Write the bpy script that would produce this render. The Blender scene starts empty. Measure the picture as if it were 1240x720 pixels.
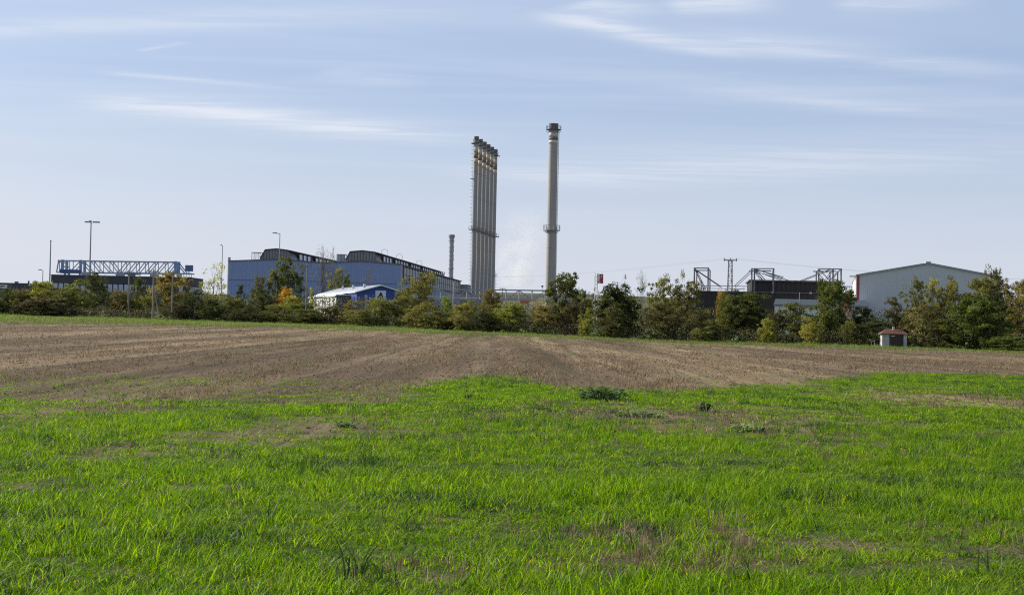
import bpy, bmesh, math, random
import numpy as np
from mathutils import Vector, Matrix, noise as mnoise

random.seed(7)
rng = np.random.default_rng(11)
R = math.radians
scene = bpy.context.scene
COL = scene.collection

# ------------------------------------------------------------------ camera
EYE = 1.7
F = 1750.0                      # focal length in pixels of a 1240 px wide picture
PITCH = math.atan(30 / F)
ROLL = math.atan(0.0215)
fwd = Vector((0, math.cos(PITCH), math.sin(PITCH)))
up0 = Vector((0, -math.sin(PITCH), math.cos(PITCH)))
rt0 = Vector((1, 0, 0))
right = rt0 * math.cos(ROLL) + up0 * math.sin(ROLL)
upv = -rt0 * math.sin(ROLL) + up0 * math.cos(ROLL)
cam_data = bpy.data.cameras.new("camera")
cam_data.sensor_width = 36.0
cam_data.lens = 36.0 * F / 1240.0
cam_data.clip_start = 0.1
cam_data.clip_end = 20000
cam = bpy.data.objects.new("camera", cam_data)
COL.objects.link(cam)
m = Matrix((right, upv, -fwd)).transposed().to_4x4()
m.translation = (0, 0, EYE)
cam.matrix_world = m
scene.camera = cam

# ------------------------------------------------------------------ sun, sky, exposure
SUN_AZ = R(-66)      # left of the view direction (+Y), in front of the camera
SUN_EL = R(31)
sun_dir = Vector((math.sin(SUN_AZ) * math.cos(SUN_EL), math.cos(SUN_AZ) * math.cos(SUN_EL), math.sin(SUN_EL)))
sd = bpy.data.lights.new("sun", 'SUN')
sd.energy = 5.0
sd.angle = R(0.53)
sd.color = (1.0, 0.93, 0.82)
sun = bpy.data.objects.new("sun", sd)
COL.objects.link(sun)
sun.rotation_euler = (-sun_dir).to_track_quat('-Z', 'Y').to_euler()
sun.location = (-60, 20, 60)

scene.view_settings.view_transform = 'Standard'
scene.view_settings.look = 'None'
scene.view_settings.exposure = 0.33
scene.view_settings.gamma = 1.0
scene.view_settings.use_curve_mapping = False
scene.cycles.max_bounces = 6
scene.cycles.transparent_max_bounces = 8
scene.cycles.volume_bounces = 2
scene.cycles.use_denoising = False
scene.cycles.filter_width = 1.15
scene.cycles.use_adaptive_sampling = False
scene.cycles.denoiser = 'OPENIMAGEDENOISE'
scene.cycles.denoising_input_passes = 'RGB_ALBEDO_NORMAL'
scene.cycles.denoising_prefilter = 'ACCURATE'


def ray(px, py):
    return right * ((px - 620) / F) + upv * ((360 - py) / F) + fwd


def at(px, py, Y):
    d = ray(px, py)
    return Vector((0, 0, EYE)) + d * (Y / d.y)


world = bpy.data.worlds.new("World")
scene.world = world
world.use_nodes = True
wn, wl = world.node_tree.nodes, world.node_tree.links
wn.clear()


def N(nodes, typ, **kw):
    n = nodes.new(typ)
    for k, v in kw.items():
        setattr(n, k, v)
    return n


def wmath(op, a, b=None, clamp=False):
    n = N(wn, 'ShaderNodeMath', operation=op, use_clamp=clamp)
    for i, v in enumerate((a, b)):
        if v is None:
            continue
        if isinstance(v, (int, float)):
            n.inputs[i].default_value = v
        else:
            wl.new(v, n.inputs[i])
    return n.outputs[0]


def planar(px, py):
    d = ray(px, py)
    return d.x / d.z, d.y / d.z


def build_world():
    sky = N(wn, 'ShaderNodeTexSky', sky_type='NISHITA', sun_disc=False)
    sky.sun_elevation = SUN_EL
    sky.sun_rotation = SUN_AZ
    sky.altitude = 150
    sky.air_density = 1.0
    sky.dust_density = 2.6
    sky.ozone_density = 2.0
    tc = N(wn, 'ShaderNodeTexCoord')
    sp = N(wn, 'ShaderNodeSeparateXYZ')
    wl.new(tc.outputs['Generated'], sp.inputs[0])
    z = wmath('MAXIMUM', sp.outputs[2], 0.012)
    p = wmath('DIVIDE', sp.outputs[0], z)
    q = wmath('DIVIDE', sp.outputs[1], z)
    cb = N(wn, 'ShaderNodeCombineXYZ')
    wl.new(p, cb.inputs[0]); wl.new(q, cb.inputs[1])

    def noise(scale, detail, dist, sx, sy, rot=0.0, loc=0.0, rough=0.55):
        mp = N(wn, 'ShaderNodeMapping')
        mp.inputs['Scale'].default_value = (sx, sy, 1)
        mp.inputs['Rotation'].default_value = (0, 0, rot)
        mp.inputs['Location'].default_value = (loc, loc * .7, 0)
        wl.new(cb.outputs[0], mp.inputs[0])
        nt = N(wn, 'ShaderNodeTexNoise')
        nt.inputs['Scale'].default_value = scale
        nt.inputs['Detail'].default_value = detail
        nt.inputs['Distortion'].default_value = dist
        nt.inputs['Roughness'].default_value = rough
        wl.new(mp.outputs[0], nt.inputs['Vector'])
        return nt.outputs['Fac']

    def ramp(v, a, b, lo=0.0, hi=1.0):
        mr = N(wn, 'ShaderNodeMapRange', interpolation_type='SMOOTHSTEP')
        mr.inputs['From Min'].default_value = a
        mr.inputs['From Max'].default_value = b
        mr.inputs['To Min'].default_value = lo
        mr.inputs['To Max'].default_value = hi
        wl.new(v, mr.inputs['Value'])
        return mr.outputs[0]

    # thin veil of high cloud, long streaks lying across the view
    veil = ramp(noise(1.0, 5, .6, .25, .6, R(-14), 3.1), .42, .80, 0, .26)
    veil2 = ramp(noise(1.0, 6, .9, .10, .28, R(-10), 9.3), .45, .75, 0, .20)
    mask = wmath('MULTIPLY', wmath('ADD', veil, veil2), ramp(sp.outputs[2], .05, .15, .15, 1))
    wob = noise(.55, 4, .3, 1, 1, 0, 1.7)
    wob = wmath('MULTIPLY', wmath('SUBTRACT', wob, .5), 1.0)
    fib = ramp(noise(1.0, 7, .5, 1.3, 4.5, R(-8), 5.5, .65), .32, .66)

    def streak(a, b, wpx, amp, wobble=.5):
        nonlocal mask
        (x0, y0), (x1, y1) = planar(*a), planar(*b)
        L = math.hypot(x1 - x0, y1 - y0)
        tx, ty = (x1 - x0) / L, (y1 - y0) / L
        mx, my = (a[0] + b[0]) / 2, (a[1] + b[1]) / 2
        c0, c1 = planar(mx, my - wpx / 2), planar(mx, my + wpx / 2)
        w = abs((c1[0] - c0[0]) * -ty + (c1[1] - c0[1]) * tx) / 2
        dx = wmath('SUBTRACT', p, x0); dy = wmath('SUBTRACT', q, y0)
        s = wmath('ADD', wmath('MULTIPLY', dx, tx / L), wmath('MULTIPLY', dy, ty / L))
        d = wmath('ADD', wmath('MULTIPLY', dx, -ty), wmath('MULTIPLY', dy, tx))
        d = wmath('ADD', d, wmath('MULTIPLY', wob, wobble * w))
        e = wmath('POWER', 2.718, wmath('MULTIPLY', wmath('POWER', wmath('ABSOLUTE', wmath('DIVIDE', d, w)), 2.0), -1.0))
        ends = wmath('MULTIPLY', ramp(s, -.02, .2), ramp(s, .5, 1.05, 1, 0))
        v = wmath('MULTIPLY', wmath('MULTIPLY', e, ends), ramp(fib, 0, 1, .40, 1.0))
        mask = wmath('ADD', mask, wmath('MULTIPLY', v, amp))

    streak((70, 114), (600, 177), 25, .85)
    streak((-120, 42), (660, 6), 26, .40)
    streak((100, 85), (380, 110), 6, .40, .8)
    streak((163, 63), (232, 50), 4, .35, .2)
    streak((640, 12), (920, 76), 20, .62)
    streak((690, 2), (800, 22), 26, .45, 1.2)
    streak((800, 8), (960, 2), 30, .50, 1.4)
    streak((1000, 8), (1200, 0), 22, .35, 1.2)
    streak((780, 40), (1330, 100), 26, .42)
    streak((560, 222), (1420, 168), 46, .42)
    streak((380, 85), (520, 105), 22, .25)
    streak((820, 105), (1240, 150), 18, .25)
    mask = wmath('MINIMUM', mask, .92)
    low = ramp(sp.outputs[2], .0, .03)
    mask = wmath('MULTIPLY', mask, low)

    # pale, slightly milky autumn sky: overall thin veil
    milk = N(wn, 'ShaderNodeMixRGB', blend_type='MIX')
    milk.inputs[0].default_value = .5
    wl.new(sky.outputs[0], milk.inputs[1])
    milk.inputs[2].default_value = (5.1, 6.75, 10.2, 1)
    # paler towards the horizon
    hz = N(wn, 'ShaderNodeMixRGB', blend_type='MIX')
    wl.new(ramp(sp.outputs[2], -.02, .20, .62, 0), hz.inputs[0])
    wl.new(milk.outputs[0], hz.inputs[1])
    hz.inputs[2].default_value = (8.8, 8.95, 9.4, 1)
    mix = N(wn, 'ShaderNodeMixRGB', blend_type='MIX')
    wl.new(mask, mix.inputs[0])
    wl.new(hz.outputs[0], mix.inputs[1])
    mix.inputs[2].default_value = (8.0, 8.4, 9.2, 1)
    bg = N(wn, 'ShaderNodeBackground')
    bg.inputs['Strength'].default_value = 0.080
    wl.new(mix.outputs[0], bg.inputs[0])
    out = N(wn, 'ShaderNodeOutputWorld')
    wl.new(bg.outputs[0], out.inputs[0])


build_world()

# ------------------------------------------------------------------ terrain
_ex = [-83, -54, -26, -2.4, 23, 46, 64]
_ea = [1.03, .78, .54, 0.0, -.6, -.52, -.75]
_ey = [235, 230, 225, 212, 200, 187, 180]


def sstep(a, b, v):
    t = np.clip((np.asarray(v, float) - a) / (b - a), 0, 1)
    return t * t * (3 - 2 * t)


def edge_y(x):
    return np.interp(x, _ex, _ey)


def terrain(x, y):
    x = np.asarray(x, float); y = np.asarray(y, float)
    ye = edge_y(x)
    t = np.clip(y / ye, 0, 1)
    A = np.interp(x, _ex, _ea)
    z = A * t ** 1.6 * (1 - sstep(300, 700, y))
    z = z + 1.4 * sstep(ye + 4, ye + 60, y)
    hill = 46 + 7 * np.sin(x / 410 + .7) + 4 * np.sin(x / 173 + 2)
    z = z + hill * sstep(1100, 2700, y)
    return z


def gz(x, y):
    return float(terrain(x, y))


def ground_hit(px, py):
    d = ray(px, py)
    lo = 3.0
    Y = lo
    while Y < 400:
        p = Vector((0, 0, EYE)) + d * (Y / d.y)
        if p.z <= gz(p.x, p.y):
            return p.x, p.y
        Y *= 1.01
    return p.x, p.y


# -------------------------------------------------- where the green crop grows
_bpx = [(-150, 500), (0, 497), (100, 495), (200, 495), (300, 486), (420, 482), (480, 482), (520, 470), (580, 458), (640, 457),
        (682, 470), (760, 474), (850, 471), (930, 468), (1000, 460), (1080, 452), (1160, 447), (1240, 443), (1400, 440)]
_bu, _bY = [], []
for a in _bpx:
    hx, hy = ground_hit(*a)
    _bu.append(hx / hy); _bY.append(hy)
_patch_px = [(420, 520, 110, 13, .95), (300, 530, 90, 11, .9), (165, 548, 90, 9, .85), (250, 589, 70, 6, .7), (30, 592, 60, 6, .7),
             (840, 506, 150, 16, .95), (790, 520, 70, 8, .9), (945, 520, 60, 7, .6), (1190, 487, 140, 11, .95), (1110, 480, 60, 5, .7), (1000, 662, 330, 18, .62),
             (860, 690, 160, 16, .55), (600, 506, 30, 6, .7), (60, 520, 60, 6, .6), (450, 505, 60, 6, .7), (560, 700, 120, 14, .6),
             (1150, 640, 120, 10, .6), (1010, 552, 60, 5, .5), (60, 690, 90, 12, .5)]
PATCH = []
for (a, b, rx, ry, s) in _patch_px:
    cx, cy = ground_hit(a, b)
    cx2, cy2 = ground_hit(a, b - ry)
    cx3, cy3 = ground_hit(a, b + ry)
    PATCH.append((cx, cy, rx * cy / F, max(.25, (cy2 - cy3) / 2), s))


def fnoise(x, y, s, seed=0.0):
    return mnoise.fractal(Vector((x * s + seed, y * s - seed, seed * .37)), 0.8, 2.0, 4)


def green(x, y):
    if y < 2:
        y = 2
    yb = float(np.interp(x / y, _bu, _bY))
    n = fnoise(x, y, .35, 3.0)
    n2 = fnoise(x, y, 1.7, 8.0)
    d = yb - y + n * (2.5 + y * .05) + n2 * 1.2
    g = min(1, max(0, d / (2.2 + y * .07) + .42 + n2 * .35))
    if g > 0:
        bump = 0
        for (cx, cy, rx, ry, s) in PATCH:
            e = ((x - cx) / rx) ** 2 + ((y - cy) / ry) ** 2
            if e < 6:
                bump = max(bump, s * math.exp(-e * .7))
        g *= 1 - min(1, max(0, bump * 1.45 + n * .35 + n2 * .85 + fnoise(x, y, 4.5, 33) * .45 - .22)) if bump > .03 else 1
        thin = fnoise(x, y, .9, 21.0)
        if thin > .55:
            g *= max(.35, 1 - (thin - .55) * 1.6)
    return g


def margin(x, y):
    """rough grass verge between the tilled soil and the hedge"""
    ye = float(edge_y(x))
    wid = float(np.interp(x, [-85, -50, -20, 0, 25, 40, 60], [100, 82, 54, 34, 16, 26, 42]))
    n = fnoise(x, y * .4, .10, 5.0)
    return float(sstep(ye - wid, ye - wid * .22, y + n * wid * .35))


# ------------------------------------------------------------------ helpers
def mk_mat(name):
    mt = bpy.data.materials.new(name)
    mt.use_nodes = True
    nt = mt.node_tree
    return mt, nt.nodes, nt.links, nt.nodes['Principled BSDF']


_mats = {}


def mat(name, col, rough=.6, var=.18, scale=1.5, metal=0.0, bump=0.0, streak=0.0, spec=.4):
    """plain weathered surface: base colour with blotches, optional vertical streaks"""
    if name in _mats:
        return _mats[name]
    mt, n, l, b = mk_mat(name)
    tc = N(n, 'ShaderNodeTexCoord')
    nz = N(n, 'ShaderNodeTexNoise')
    nz.inputs['Scale'].default_value = scale
    nz.inputs['Detail'].default_value = 6
    l.new(tc.outputs['Object'], nz.inputs['Vector'])
    fac = nz.outputs['Fac']
    if streak:
        mp = N(n, 'ShaderNodeMapping')
        mp.inputs['Scale'].default_value = (1.3, 1.3, .07)
        l.new(tc.outputs['Object'], mp.inputs[0])
        n2 = N(n, 'ShaderNodeTexNoise')
        n2.inputs['Scale'].default_value = 1.2
        n2.inputs['Detail'].default_value = 5
        l.new(mp.outputs[0], n2.inputs['Vector'])
        mm = N(n, 'ShaderNodeMixRGB')
        mm.inputs[0].default_value = streak
        l.new(fac, mm.inputs[1]); l.new(n2.outputs['Fac'], mm.inputs[2])
        fac = mm.outputs[0]
    cr = N(n, 'ShaderNodeValToRGB')
    cr.color_ramp.elements[0].position = .28
    cr.color_ramp.elements[1].position = .74
    cr.color_ramp.elements[0].color = tuple(c * (1 - var) for c in col) + (1,)
    cr.color_ramp.elements[1].color = tuple(min(1, c * (1 + var)) for c in col) + (1,)
    l.new(fac, cr.inputs[0])
    l.new(cr.outputs[0], b.inputs['Base Color'])
    b.inputs['Roughness'].default_value = rough
    b.inputs['Metallic'].default_value = metal
    b.inputs['Specular IOR Level'].default_value = spec
    if bump:
        bp = N(n, 'ShaderNodeBump')
        bp.inputs['Strength'].default_value = bump
        bp.inputs['Distance'].default_value = .05
        l.new(nz.outputs['Fac'], bp.inputs['Height'])
        l.new(bp.outputs[0], b.inputs['Normal'])
    _mats[name] = mt
    return mt


class MB:
    def __init__(s):
        s.v = []; s.f = []

    def add(s, vs, fs):
        o = len(s.v)
        s.v += [tuple(v) for v in vs]
        s.f += [tuple(i + o for i in f) for f in fs]
        return s

    def box(s, x0, x1, y0, y1, z0, z1):
        return s.add([(x0, y0, z0), (x1, y0, z0), (x1, y1, z0), (x0, y1, z0), (x0, y0, z1), (x1, y0, z1), (x1, y1, z1), (x0, y1, z1)],
                     [(0, 3, 2, 1), (4, 5, 6, 7), (0, 1, 5, 4), (1, 2, 6, 5), (2, 3, 7, 6), (3, 0, 4, 7)])

    def tube(s, p, q, r0, r1=None, n=6, cap=True):
        r1 = r0 if r1 is None else r1
        p, q = Vector(p), Vector(q)
        d = (q - p)
        if d.length < 1e-6:
            return s
        d.normalize()
        a = d.orthogonal().normalized()
        if abs(d.z) < .99:
            a = d.cross(Vector((0, 0, 1))).normalized()
        b = d.cross(a)
        vs = []
        ph = math.pi / n
        for c, r in ((p, r0), (q, r1)):
            for i in range(n):
                t = 2 * math.pi * i / n + ph
                vs.append(c + a * (r * math.cos(t)) + b * (r * math.sin(t)))
        fs = [(i, (i + 1) % n, n + (i + 1) % n, n + i) for i in range(n)]
        if cap:
            fs += [tuple(range(n))[::-1], tuple(range(n, 2 * n))]
        return s.add(vs, fs)

    def beam(s, p, q, w):
        return s.tube(p, q, w * .707, n=4)

    def lathe(s, prof, n=24, cx=0, cy=0):
        vs = []
        for (r, z) in prof:
            for i in range(n):
                t = 2 * math.pi * i / n
                vs.append((cx + r * math.cos(t), cy + r * math.sin(t), z))
        fs = []
        for k in range(len(prof) - 1):
            for i in range(n):
                j = (i + 1) % n
                fs.append((k * n + i, k * n + j, (k + 1) * n + j, (k + 1) * n + i))
        return s.add(vs, fs)

    def ring(s, c, r, w, n=20, axis='z'):
        for i in range(n):
            a, b = 2 * math.pi * i / n, 2 * math.pi * (i + 1) / n
            if axis == 'z':
                p = (c[0] + r * math.cos(a), c[1] + r * math.sin(a), c[2]); q = (c[0] + r * math.cos(b), c[1] + r * math.sin(b), c[2])
            else:
                p = (c[0] + r * math.cos(a), c[1], c[2] + r * math.sin(a)); q = (c[0] + r * math.cos(b), c[1], c[2] + r * math.sin(b))
            s.tube(p, q, w, n=4, cap=False)
        return s

    def prism(s, poly, y0, y1):
        """polygon in local x,z extruded along y"""
        n = len(poly)
        vs = [(x, y0, z) for x, z in poly] + [(x, y1, z) for x, z in poly]
        fs = [tuple(range(n)), tuple(range(n, 2 * n))[::-1]]
        fs += [(i, n + i, n + (i + 1) % n, (i + 1) % n) for i in range(n)]
        return s.add(vs, fs)

    def build(s, name, material, parent=None, smooth=False, kind=None):
        me = bpy.data.meshes.new(name)
        me.from_pydata(s.v, [], s.f)
        bm = bmesh.new(); bm.from_mesh(me)
        bmesh.ops.recalc_face_normals(bm, faces=bm.faces)
        bm.to_mesh(me); bm.free()
        if smooth:
            me.shade_smooth() if hasattr(me, 'shade_smooth') else None
        me.materials.append(material)
        o = bpy.data.objects.new(name, me)
        COL.objects.link(o)
        if parent:
            o.parent = parent
        if kind:
            o['kind'] = kind
        return o


def tag(o, label, cat, group=None):
    o['label'] = label
    o['category'] = cat
    if group:
        o['group'] = group
    return o


def thing(name, label, cat, loc=(0, 0, 0), rz=0.0, group=None):
    o = bpy.data.objects.new(name, None)
    o.empty_display_size = .5
    COL.objects.link(o)
    o.location = loc
    o.rotation_euler = (0, 0, rz)
    return tag(o, label, cat, group)


def root_at(name, label, cat, px, py, Y, rz=0.0, group=None):
    p = at(px, py, Y)
    return thing(name, label, cat, (p.x, Y, gz(p.x, Y)), rz, group)


def loc(root, px, py, Y):
    """point of the photograph at world depth Y, in the (unrotated) frame of root"""
    p = at(px, py, Y)
    return Vector((p.x - root.location.x, Y - root.location.y, p.z - root.location.z))


# ------------------------------------------------------------------ ground sheet
def build_ground():
    xs = list(np.arange(-46, 46.01, .55))
    st = .7
    x = 46
    while x < 5200:
        x += st; st *= 1.09
        xs.append(x); xs.insert(0, -x)
    ys = [-60, -30, -12, -4, 0, 2, 4, 5]
    y = 6.0
    while y < 62:
        ys.append(y); y += .5
    while y < 262:
        ys.append(y); y += 1.6
    st = 4
    while y < 7500:
        ys.append(y); y += st; st *= 1.12
    xs = np.array(xs); ys = np.array(ys)
    X, Yv = np.meshgrid(xs, ys)
    Z = terrain(X, Yv)
    nx, ny = len(xs), len(ys)
    co = np.stack([X, Yv, Z], -1).reshape(-1, 3)
    cov = np.zeros((len(co), 4), np.float32); cov[:, 3] = 1
    for i, (x, y, z) in enumerate(co):
        if 3 < y < 62 and abs(x) < y * .6 + 6:
            cov[i, 0] = green(x, y)
        elif y <= 3:
            cov[i, 0] = .9
        if 64 < y < 270 and abs(x) < 130:
            cov[i, 1] = margin(x, y)
        elif y >= 270:
            cov[i, 1] = 1
        if y > 250:
            cov[i, 2] = float(sstep(250, 300, y))
    # small relief of the field
    for i in range(len(co)):
        x, y, z = co[i]
        if 4 < y < 250 and abs(x) < 120:
            co[i, 2] += .03 * fnoise(x * 2.2, y * .35, .5, 2) if y > 62 else .025 * fnoise(x, y, 1.2, 2)
    idx = np.arange(nx * ny).reshape(ny, nx)
    fa = np.stack([idx[:-1, :-1], idx[:-1, 1:], idx[1:, 1:], idx[1:, :-1]], -1).reshape(-1, 4)
    me = bpy.data.meshes.new("ground")
    me.vertices.add(len(co)); me.vertices.foreach_set('co', co.astype(np.float32).ravel())
    me.loops.add(fa.size); me.loops.foreach_set('vertex_index', fa.ravel().astype(np.int32))
    me.polygons.add(len(fa))
    me.polygons.foreach_set('loop_start', np.arange(0, fa.size, 4, dtype=np.int32))
    me.polygons.foreach_set('loop_total', np.full(len(fa), 4, np.int32))
    me.update(calc_edges=True)
    me.validate()
    ca = me.color_attributes.new('cover', 'FLOAT_COLOR', 'POINT')
    ca.data.foreach_set('color', cov.ravel())
    me.shade_smooth()
    o = bpy.data.objects.new("ground", me)
    COL.objects.link(o)
    o['kind'] = 'structure'

    mt, n, l, b = mk_mat('field_ground')
    tc = N(n, 'ShaderNodeTexCoord')

    def nz(scale, detail, sx=1, sy=1, rough=.6, loc=0, dist=0):
        mp = N(n, 'ShaderNodeMapping')
        mp.inputs['Scale'].default_value = (sx, sy, 1)
        mp.inputs['Location'].default_value = (loc, loc, 0)
        l.new(tc.outputs['Object'], mp.inputs[0])
        t = N(n, 'ShaderNodeTexNoise')
        t.inputs['Scale'].default_value = scale
        t.inputs['Detail'].default_value = detail
        t.inputs['Roughness'].default_value = rough
        t.inputs['Distortion'].default_value = dist
        l.new(mp.outputs[0], t.inputs['Vector'])
        return t.outputs['Fac']

    def ramp(v, stops):
        cr = N(n, 'ShaderNodeValToRGB')
        e = cr.color_ramp.elements
        while len(e) < len(stops):
            e.new(.5)
        for k, (pos, c) in enumerate(stops):
            e[k].position = pos
            e[k].color = c + (1,)
        l.new(v, cr.inputs[0])
        return cr.outputs[0]

    def mix(f, a, c, blend='MIX'):
        mm = N(n, 'ShaderNodeMixRGB', blend_type=blend)
        for i, v in enumerate((f, a, c)):
            if isinstance(v, (int, float)):
                mm.inputs[i].default_value = v
            elif isinstance(v, tuple):
                mm.inputs[i].default_value = v + (1,)
            else:
                l.new(v, mm.inputs[i])
        return mm.outputs[0]

    at_ = N(n, 'ShaderNodeVertexColor', layer_name='cover')
    sp = N(n, 'ShaderNodeSeparateColor')
    l.new(at_.outputs[0], sp.inputs[0])
    # drilled rows run away from the camera: noise drawn out along y
    rows = nz(1.0, 5, .55, .022, .68, 0, .25)
    fine = nz(1.0, 3, 6.5, .30, .7, 4)
    clod = nz(9, 4, 1, 1, .75, 2)
    blot = nz(.05, 4, 1, .5, .6, 7)
    soil = ramp(rows, [(.36, (.060, .040, .019)), (.50, (.150, .103, .055)), (.62, (.31, .235, .135))])
    soil = mix(.28, soil, ramp(fine, [(.35, (.065, .044, .023)), (.66, (.265, .198, .120))]))
    soil = mix(.32, soil, ramp(clod, [(.36, (.042, .029, .017)), (.62, (.265, .196, .118))]))
    soil = mix(ramp(blot, [(.45, (0, 0, 0)), (.7, (.28, .28, .28))]), soil, (.20, .145, .095))
    # broad working passes and wheel tracks, all running away from the camera
    band = ramp(nz(1.0, 3, .16, .007, .55, 17), [(.36, (.58, .56, .54)), (.50, (1, 1, 1)), (.62, (1.42, 1.40, 1.36))])
    soil = mix(1.0, soil, band, 'MULTIPLY')

    def mth(op, a, c):
        q = N(n, 'ShaderNodeMath', operation=op)
        for i, v in enumerate((a, c)):
            if isinstance(v, (int, float)):
                q.inputs[i].default_value = v
            else:
                l.new(v, q.inputs[i])
        return q.outputs[0]
    sx_ = N(n, 'ShaderNodeSeparateXYZ')
    l.new(tc.outputs['Object'], sx_.inputs[0])
    wx = mth('ADD', sx_.outputs[0], mth('MULTIPLY', nz(1.0, 2, .05, .03, .5, 41), 2.2))
    fr_ = mth('ABSOLUTE', mth('SUBTRACT', mth('FRACT', mth('MULTIPLY', wx, 1 / 8.2), 0), .5), 0)
    trk = mth('LESS_THAN', mth('ABSOLUTE', mth('SUBTRACT', fr_, .115), 0), .024)
    soil = mix(mth('MULTIPLY', trk, .42), soil, (.060, .040, .024))
    weed = ramp(nz(1.0, 4, .42, .045, .7, 13), [(.54, (0, 0, 0)), (.74, (.6, .6, .6))])
    soil = mix(weed, soil, (.085, .115, .03))
    gr = ramp(nz(6, 4, 1, .4, .7, 5), [(.3, (.022, .034, .010)), (.7, (.075, .105, .022))])
    vg = ramp(nz(1.2, 5, 1, .22, .72, 9), [(.32, (.050, .085, .018)), (.52, (.105, .165, .032)), (.70, (.18, .205, .06))])
    c = mix(sp.outputs[0], soil, gr)
    mfac = N(n, 'ShaderNodeMath', operation='MULTIPLY_ADD', use_clamp=True)
    brk = nz(1.0, 5, .5, .10, .7, 31)
    l.new(sp.outputs[1], mfac.inputs[0]); mfac.inputs[1].default_value = 1.7
    sub = N(n, 'ShaderNodeMath', operation='MULTIPLY')
    l.new(brk, sub.inputs[0]); sub.inputs[1].default_value = -1.35
    l.new(sub.outputs[0], mfac.inputs[2])
    c = mix(mfac.outputs[0], c, vg)
    far = ramp(nz(.006, 6, 1, 1, .6, 3), [(.4, (.075, .085, .035)), (.5, (.13, .115, .06)), (.62, (.055, .065, .03))])
    c = mix(sp.outputs[2], c, far)
    l.new(c, b.inputs['Base Color'])
    b.inputs['Roughness'].default_value = .95
    b.inputs['Specular IOR Level'].default_value = .1
    bp = N(n, 'ShaderNodeBump')
    bp.inputs['Strength'].default_value = .9
    bp.inputs['Distance'].default_value = .10
    hh = mix(.5, clod, fine)
    l.new(hh, bp.inputs['Height'])
    l.new(bp.outputs[0], b.inputs['Normal'])
    me.materials.append(mt)


build_ground()

# ------------------------------------------------------------------ materials of the works
M_BLUE = mat('blue_cladding', (.235, .30, .465), .55, .12, .12, streak=.5)
M_BLUE2 = mat('blue_cladding_faded', (.228, .30, .475), .6, .16, .2, streak=.5)
M_DKSTEEL = mat('dark_steel', (.115, .115, .12), .6, .25, .8)
M_LANT = mat('lantern_cladding', (.25, .24, .235), .65, .22, .6, streak=.5)
M_ROOF = mat('roof_felt', (.11, .11, .11), .8, .2, .5)
M_LGREY = mat('light_cladding', (.36, .37, .38), .6, .15, .3, streak=.4)
M_LGREY2 = mat('stained_cladding', (.26, .255, .25), .65, .3, .25, streak=.5)
M_RUST = mat('rusty_steel', (.12, .06, .04), .8, .35, 1.2)
M_GALV = mat('galvanised_steel', (.30, .31, .32), .5, .15, 1.0, metal=.2)
M_CONC = mat('chimney_metal', (.30, .28, .25), .7, .16, .15, streak=.7)
M_CONC2 = mat('chimney_concrete', (.33, .305, .265), .75, .14, .12, streak=.7)
M_BEIGE = mat('beige_band', (.46, .39, .28), .7, .2, .8)
M_PALE = mat('pale_band', (.46, .44, .40), .7, .15, .8)
M_MAST = mat('dark_mast_steel', (.13, .135, .145), .55, .25, .9)
M_CAP = mat('weathered_cap', (.15, .14, .13), .7, .25, 1)
M_BROWN = mat('brown_band', (.20, .155, .125), .7, .2, .8)
M_RED = mat('red_band', (.20, .10, .075), .7, .2, .8)
M_WHITE = mat('white_paint', (.62, .62, .60), .5, .12, .6)
M_WROOF = mat('white_sheet_roof', (.80, .80, .79), .5, .08, .5)
M_SHED = mat('royal_blue_cladding', (.035, .065, .30), .5, .14, .4, streak=.4)
M_SHED_D = mat('navy_cladding', (.03, .045, .11), .55, .2, .4)
M_CRANE = mat('blue_crane_paint', (.22, .30, .44), .5, .25, .9)
M_CRANE_D = mat('grey_blue_crane_steel', (.33, .38, .45), .55, .25, .9)
M_FASCIA = mat('dark_fascia', (.045, .048, .055), .6, .2, .4)
M_PIER = mat('dark_window_wall', (.035, .045, .075), .6, .2, .4)
M_BLIND = mat('window_blind', (.42, .45, .52), .35, .1, .4, spec=.5)
M_MAROON = mat('dark_brown_cladding', (.026, .020, .021), .7, .25, .4, streak=.5)
M_GREYH = mat('grey_sheet_wall', (.47, .472, .485), .55, .07, .2, streak=.3)
M_REDTRIM = mat('red_trim', (.26, .04, .035), .5, .15, .6)
M_TILE = mat('clay_tiles', (.165, .07, .045), .75, .35, 6)
M_DOOR = mat('dark_wood', (.05, .032, .026), .7, .3, 2)
M_PLASTER = mat('white_plaster', (.40, .39, .36), .85, .25, 2)
M_WOOD = mat('weathered_pole_wood', (.26, .225, .18), .85, .25, 2, streak=.5)
M_INSUL = mat('insulator', (.08, .06, .05), .3, .2, 3)
M_WIRE = mat('wire', (.10, .10, .11), .5, .1, 1)
M_GLASS = mat('dirty_glazing', (.50, .53, .56), .25, .15, .5, spec=.5)
M_NAVY = mat('navy_print', (.02, .03, .07), .6, .15, 3)
M_ORANGE = mat('orange_sign', (.50, .13, .06), .6, .15, 1)
M_SIGNRED = mat('red_print', (.38, .05, .08), .6, .15, 2)


def corrugated(mb, x0, x1, z0, ztop, pitch, depth, y=0.0):
    """sheet wall facing -y with upright trapezoid ribs; ztop(x) gives the upper edge"""
    n = max(1, int(round((x1 - x0) / pitch)))
    pts = []
    for i in range(n):
        a = x0 + (x1 - x0) * i / n
        w = (x1 - x0) / n
        pts += [(a, 0), (a + w * .50, 0), (a + w * .62, depth), (a + w * .88, depth)]
    pts.append((x1, 0))
    vs, fs = [], []
    for (x, d) in pts:
        vs.append((x, y - d, z0)); vs.append((x, y - d, ztop(x)))
    for i in range(len(pts) - 1):
        fs.append((2 * i, 2 * i + 2, 2 * i + 3, 2 * i + 1))
    mb.add(vs, fs)
    return mb


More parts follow.
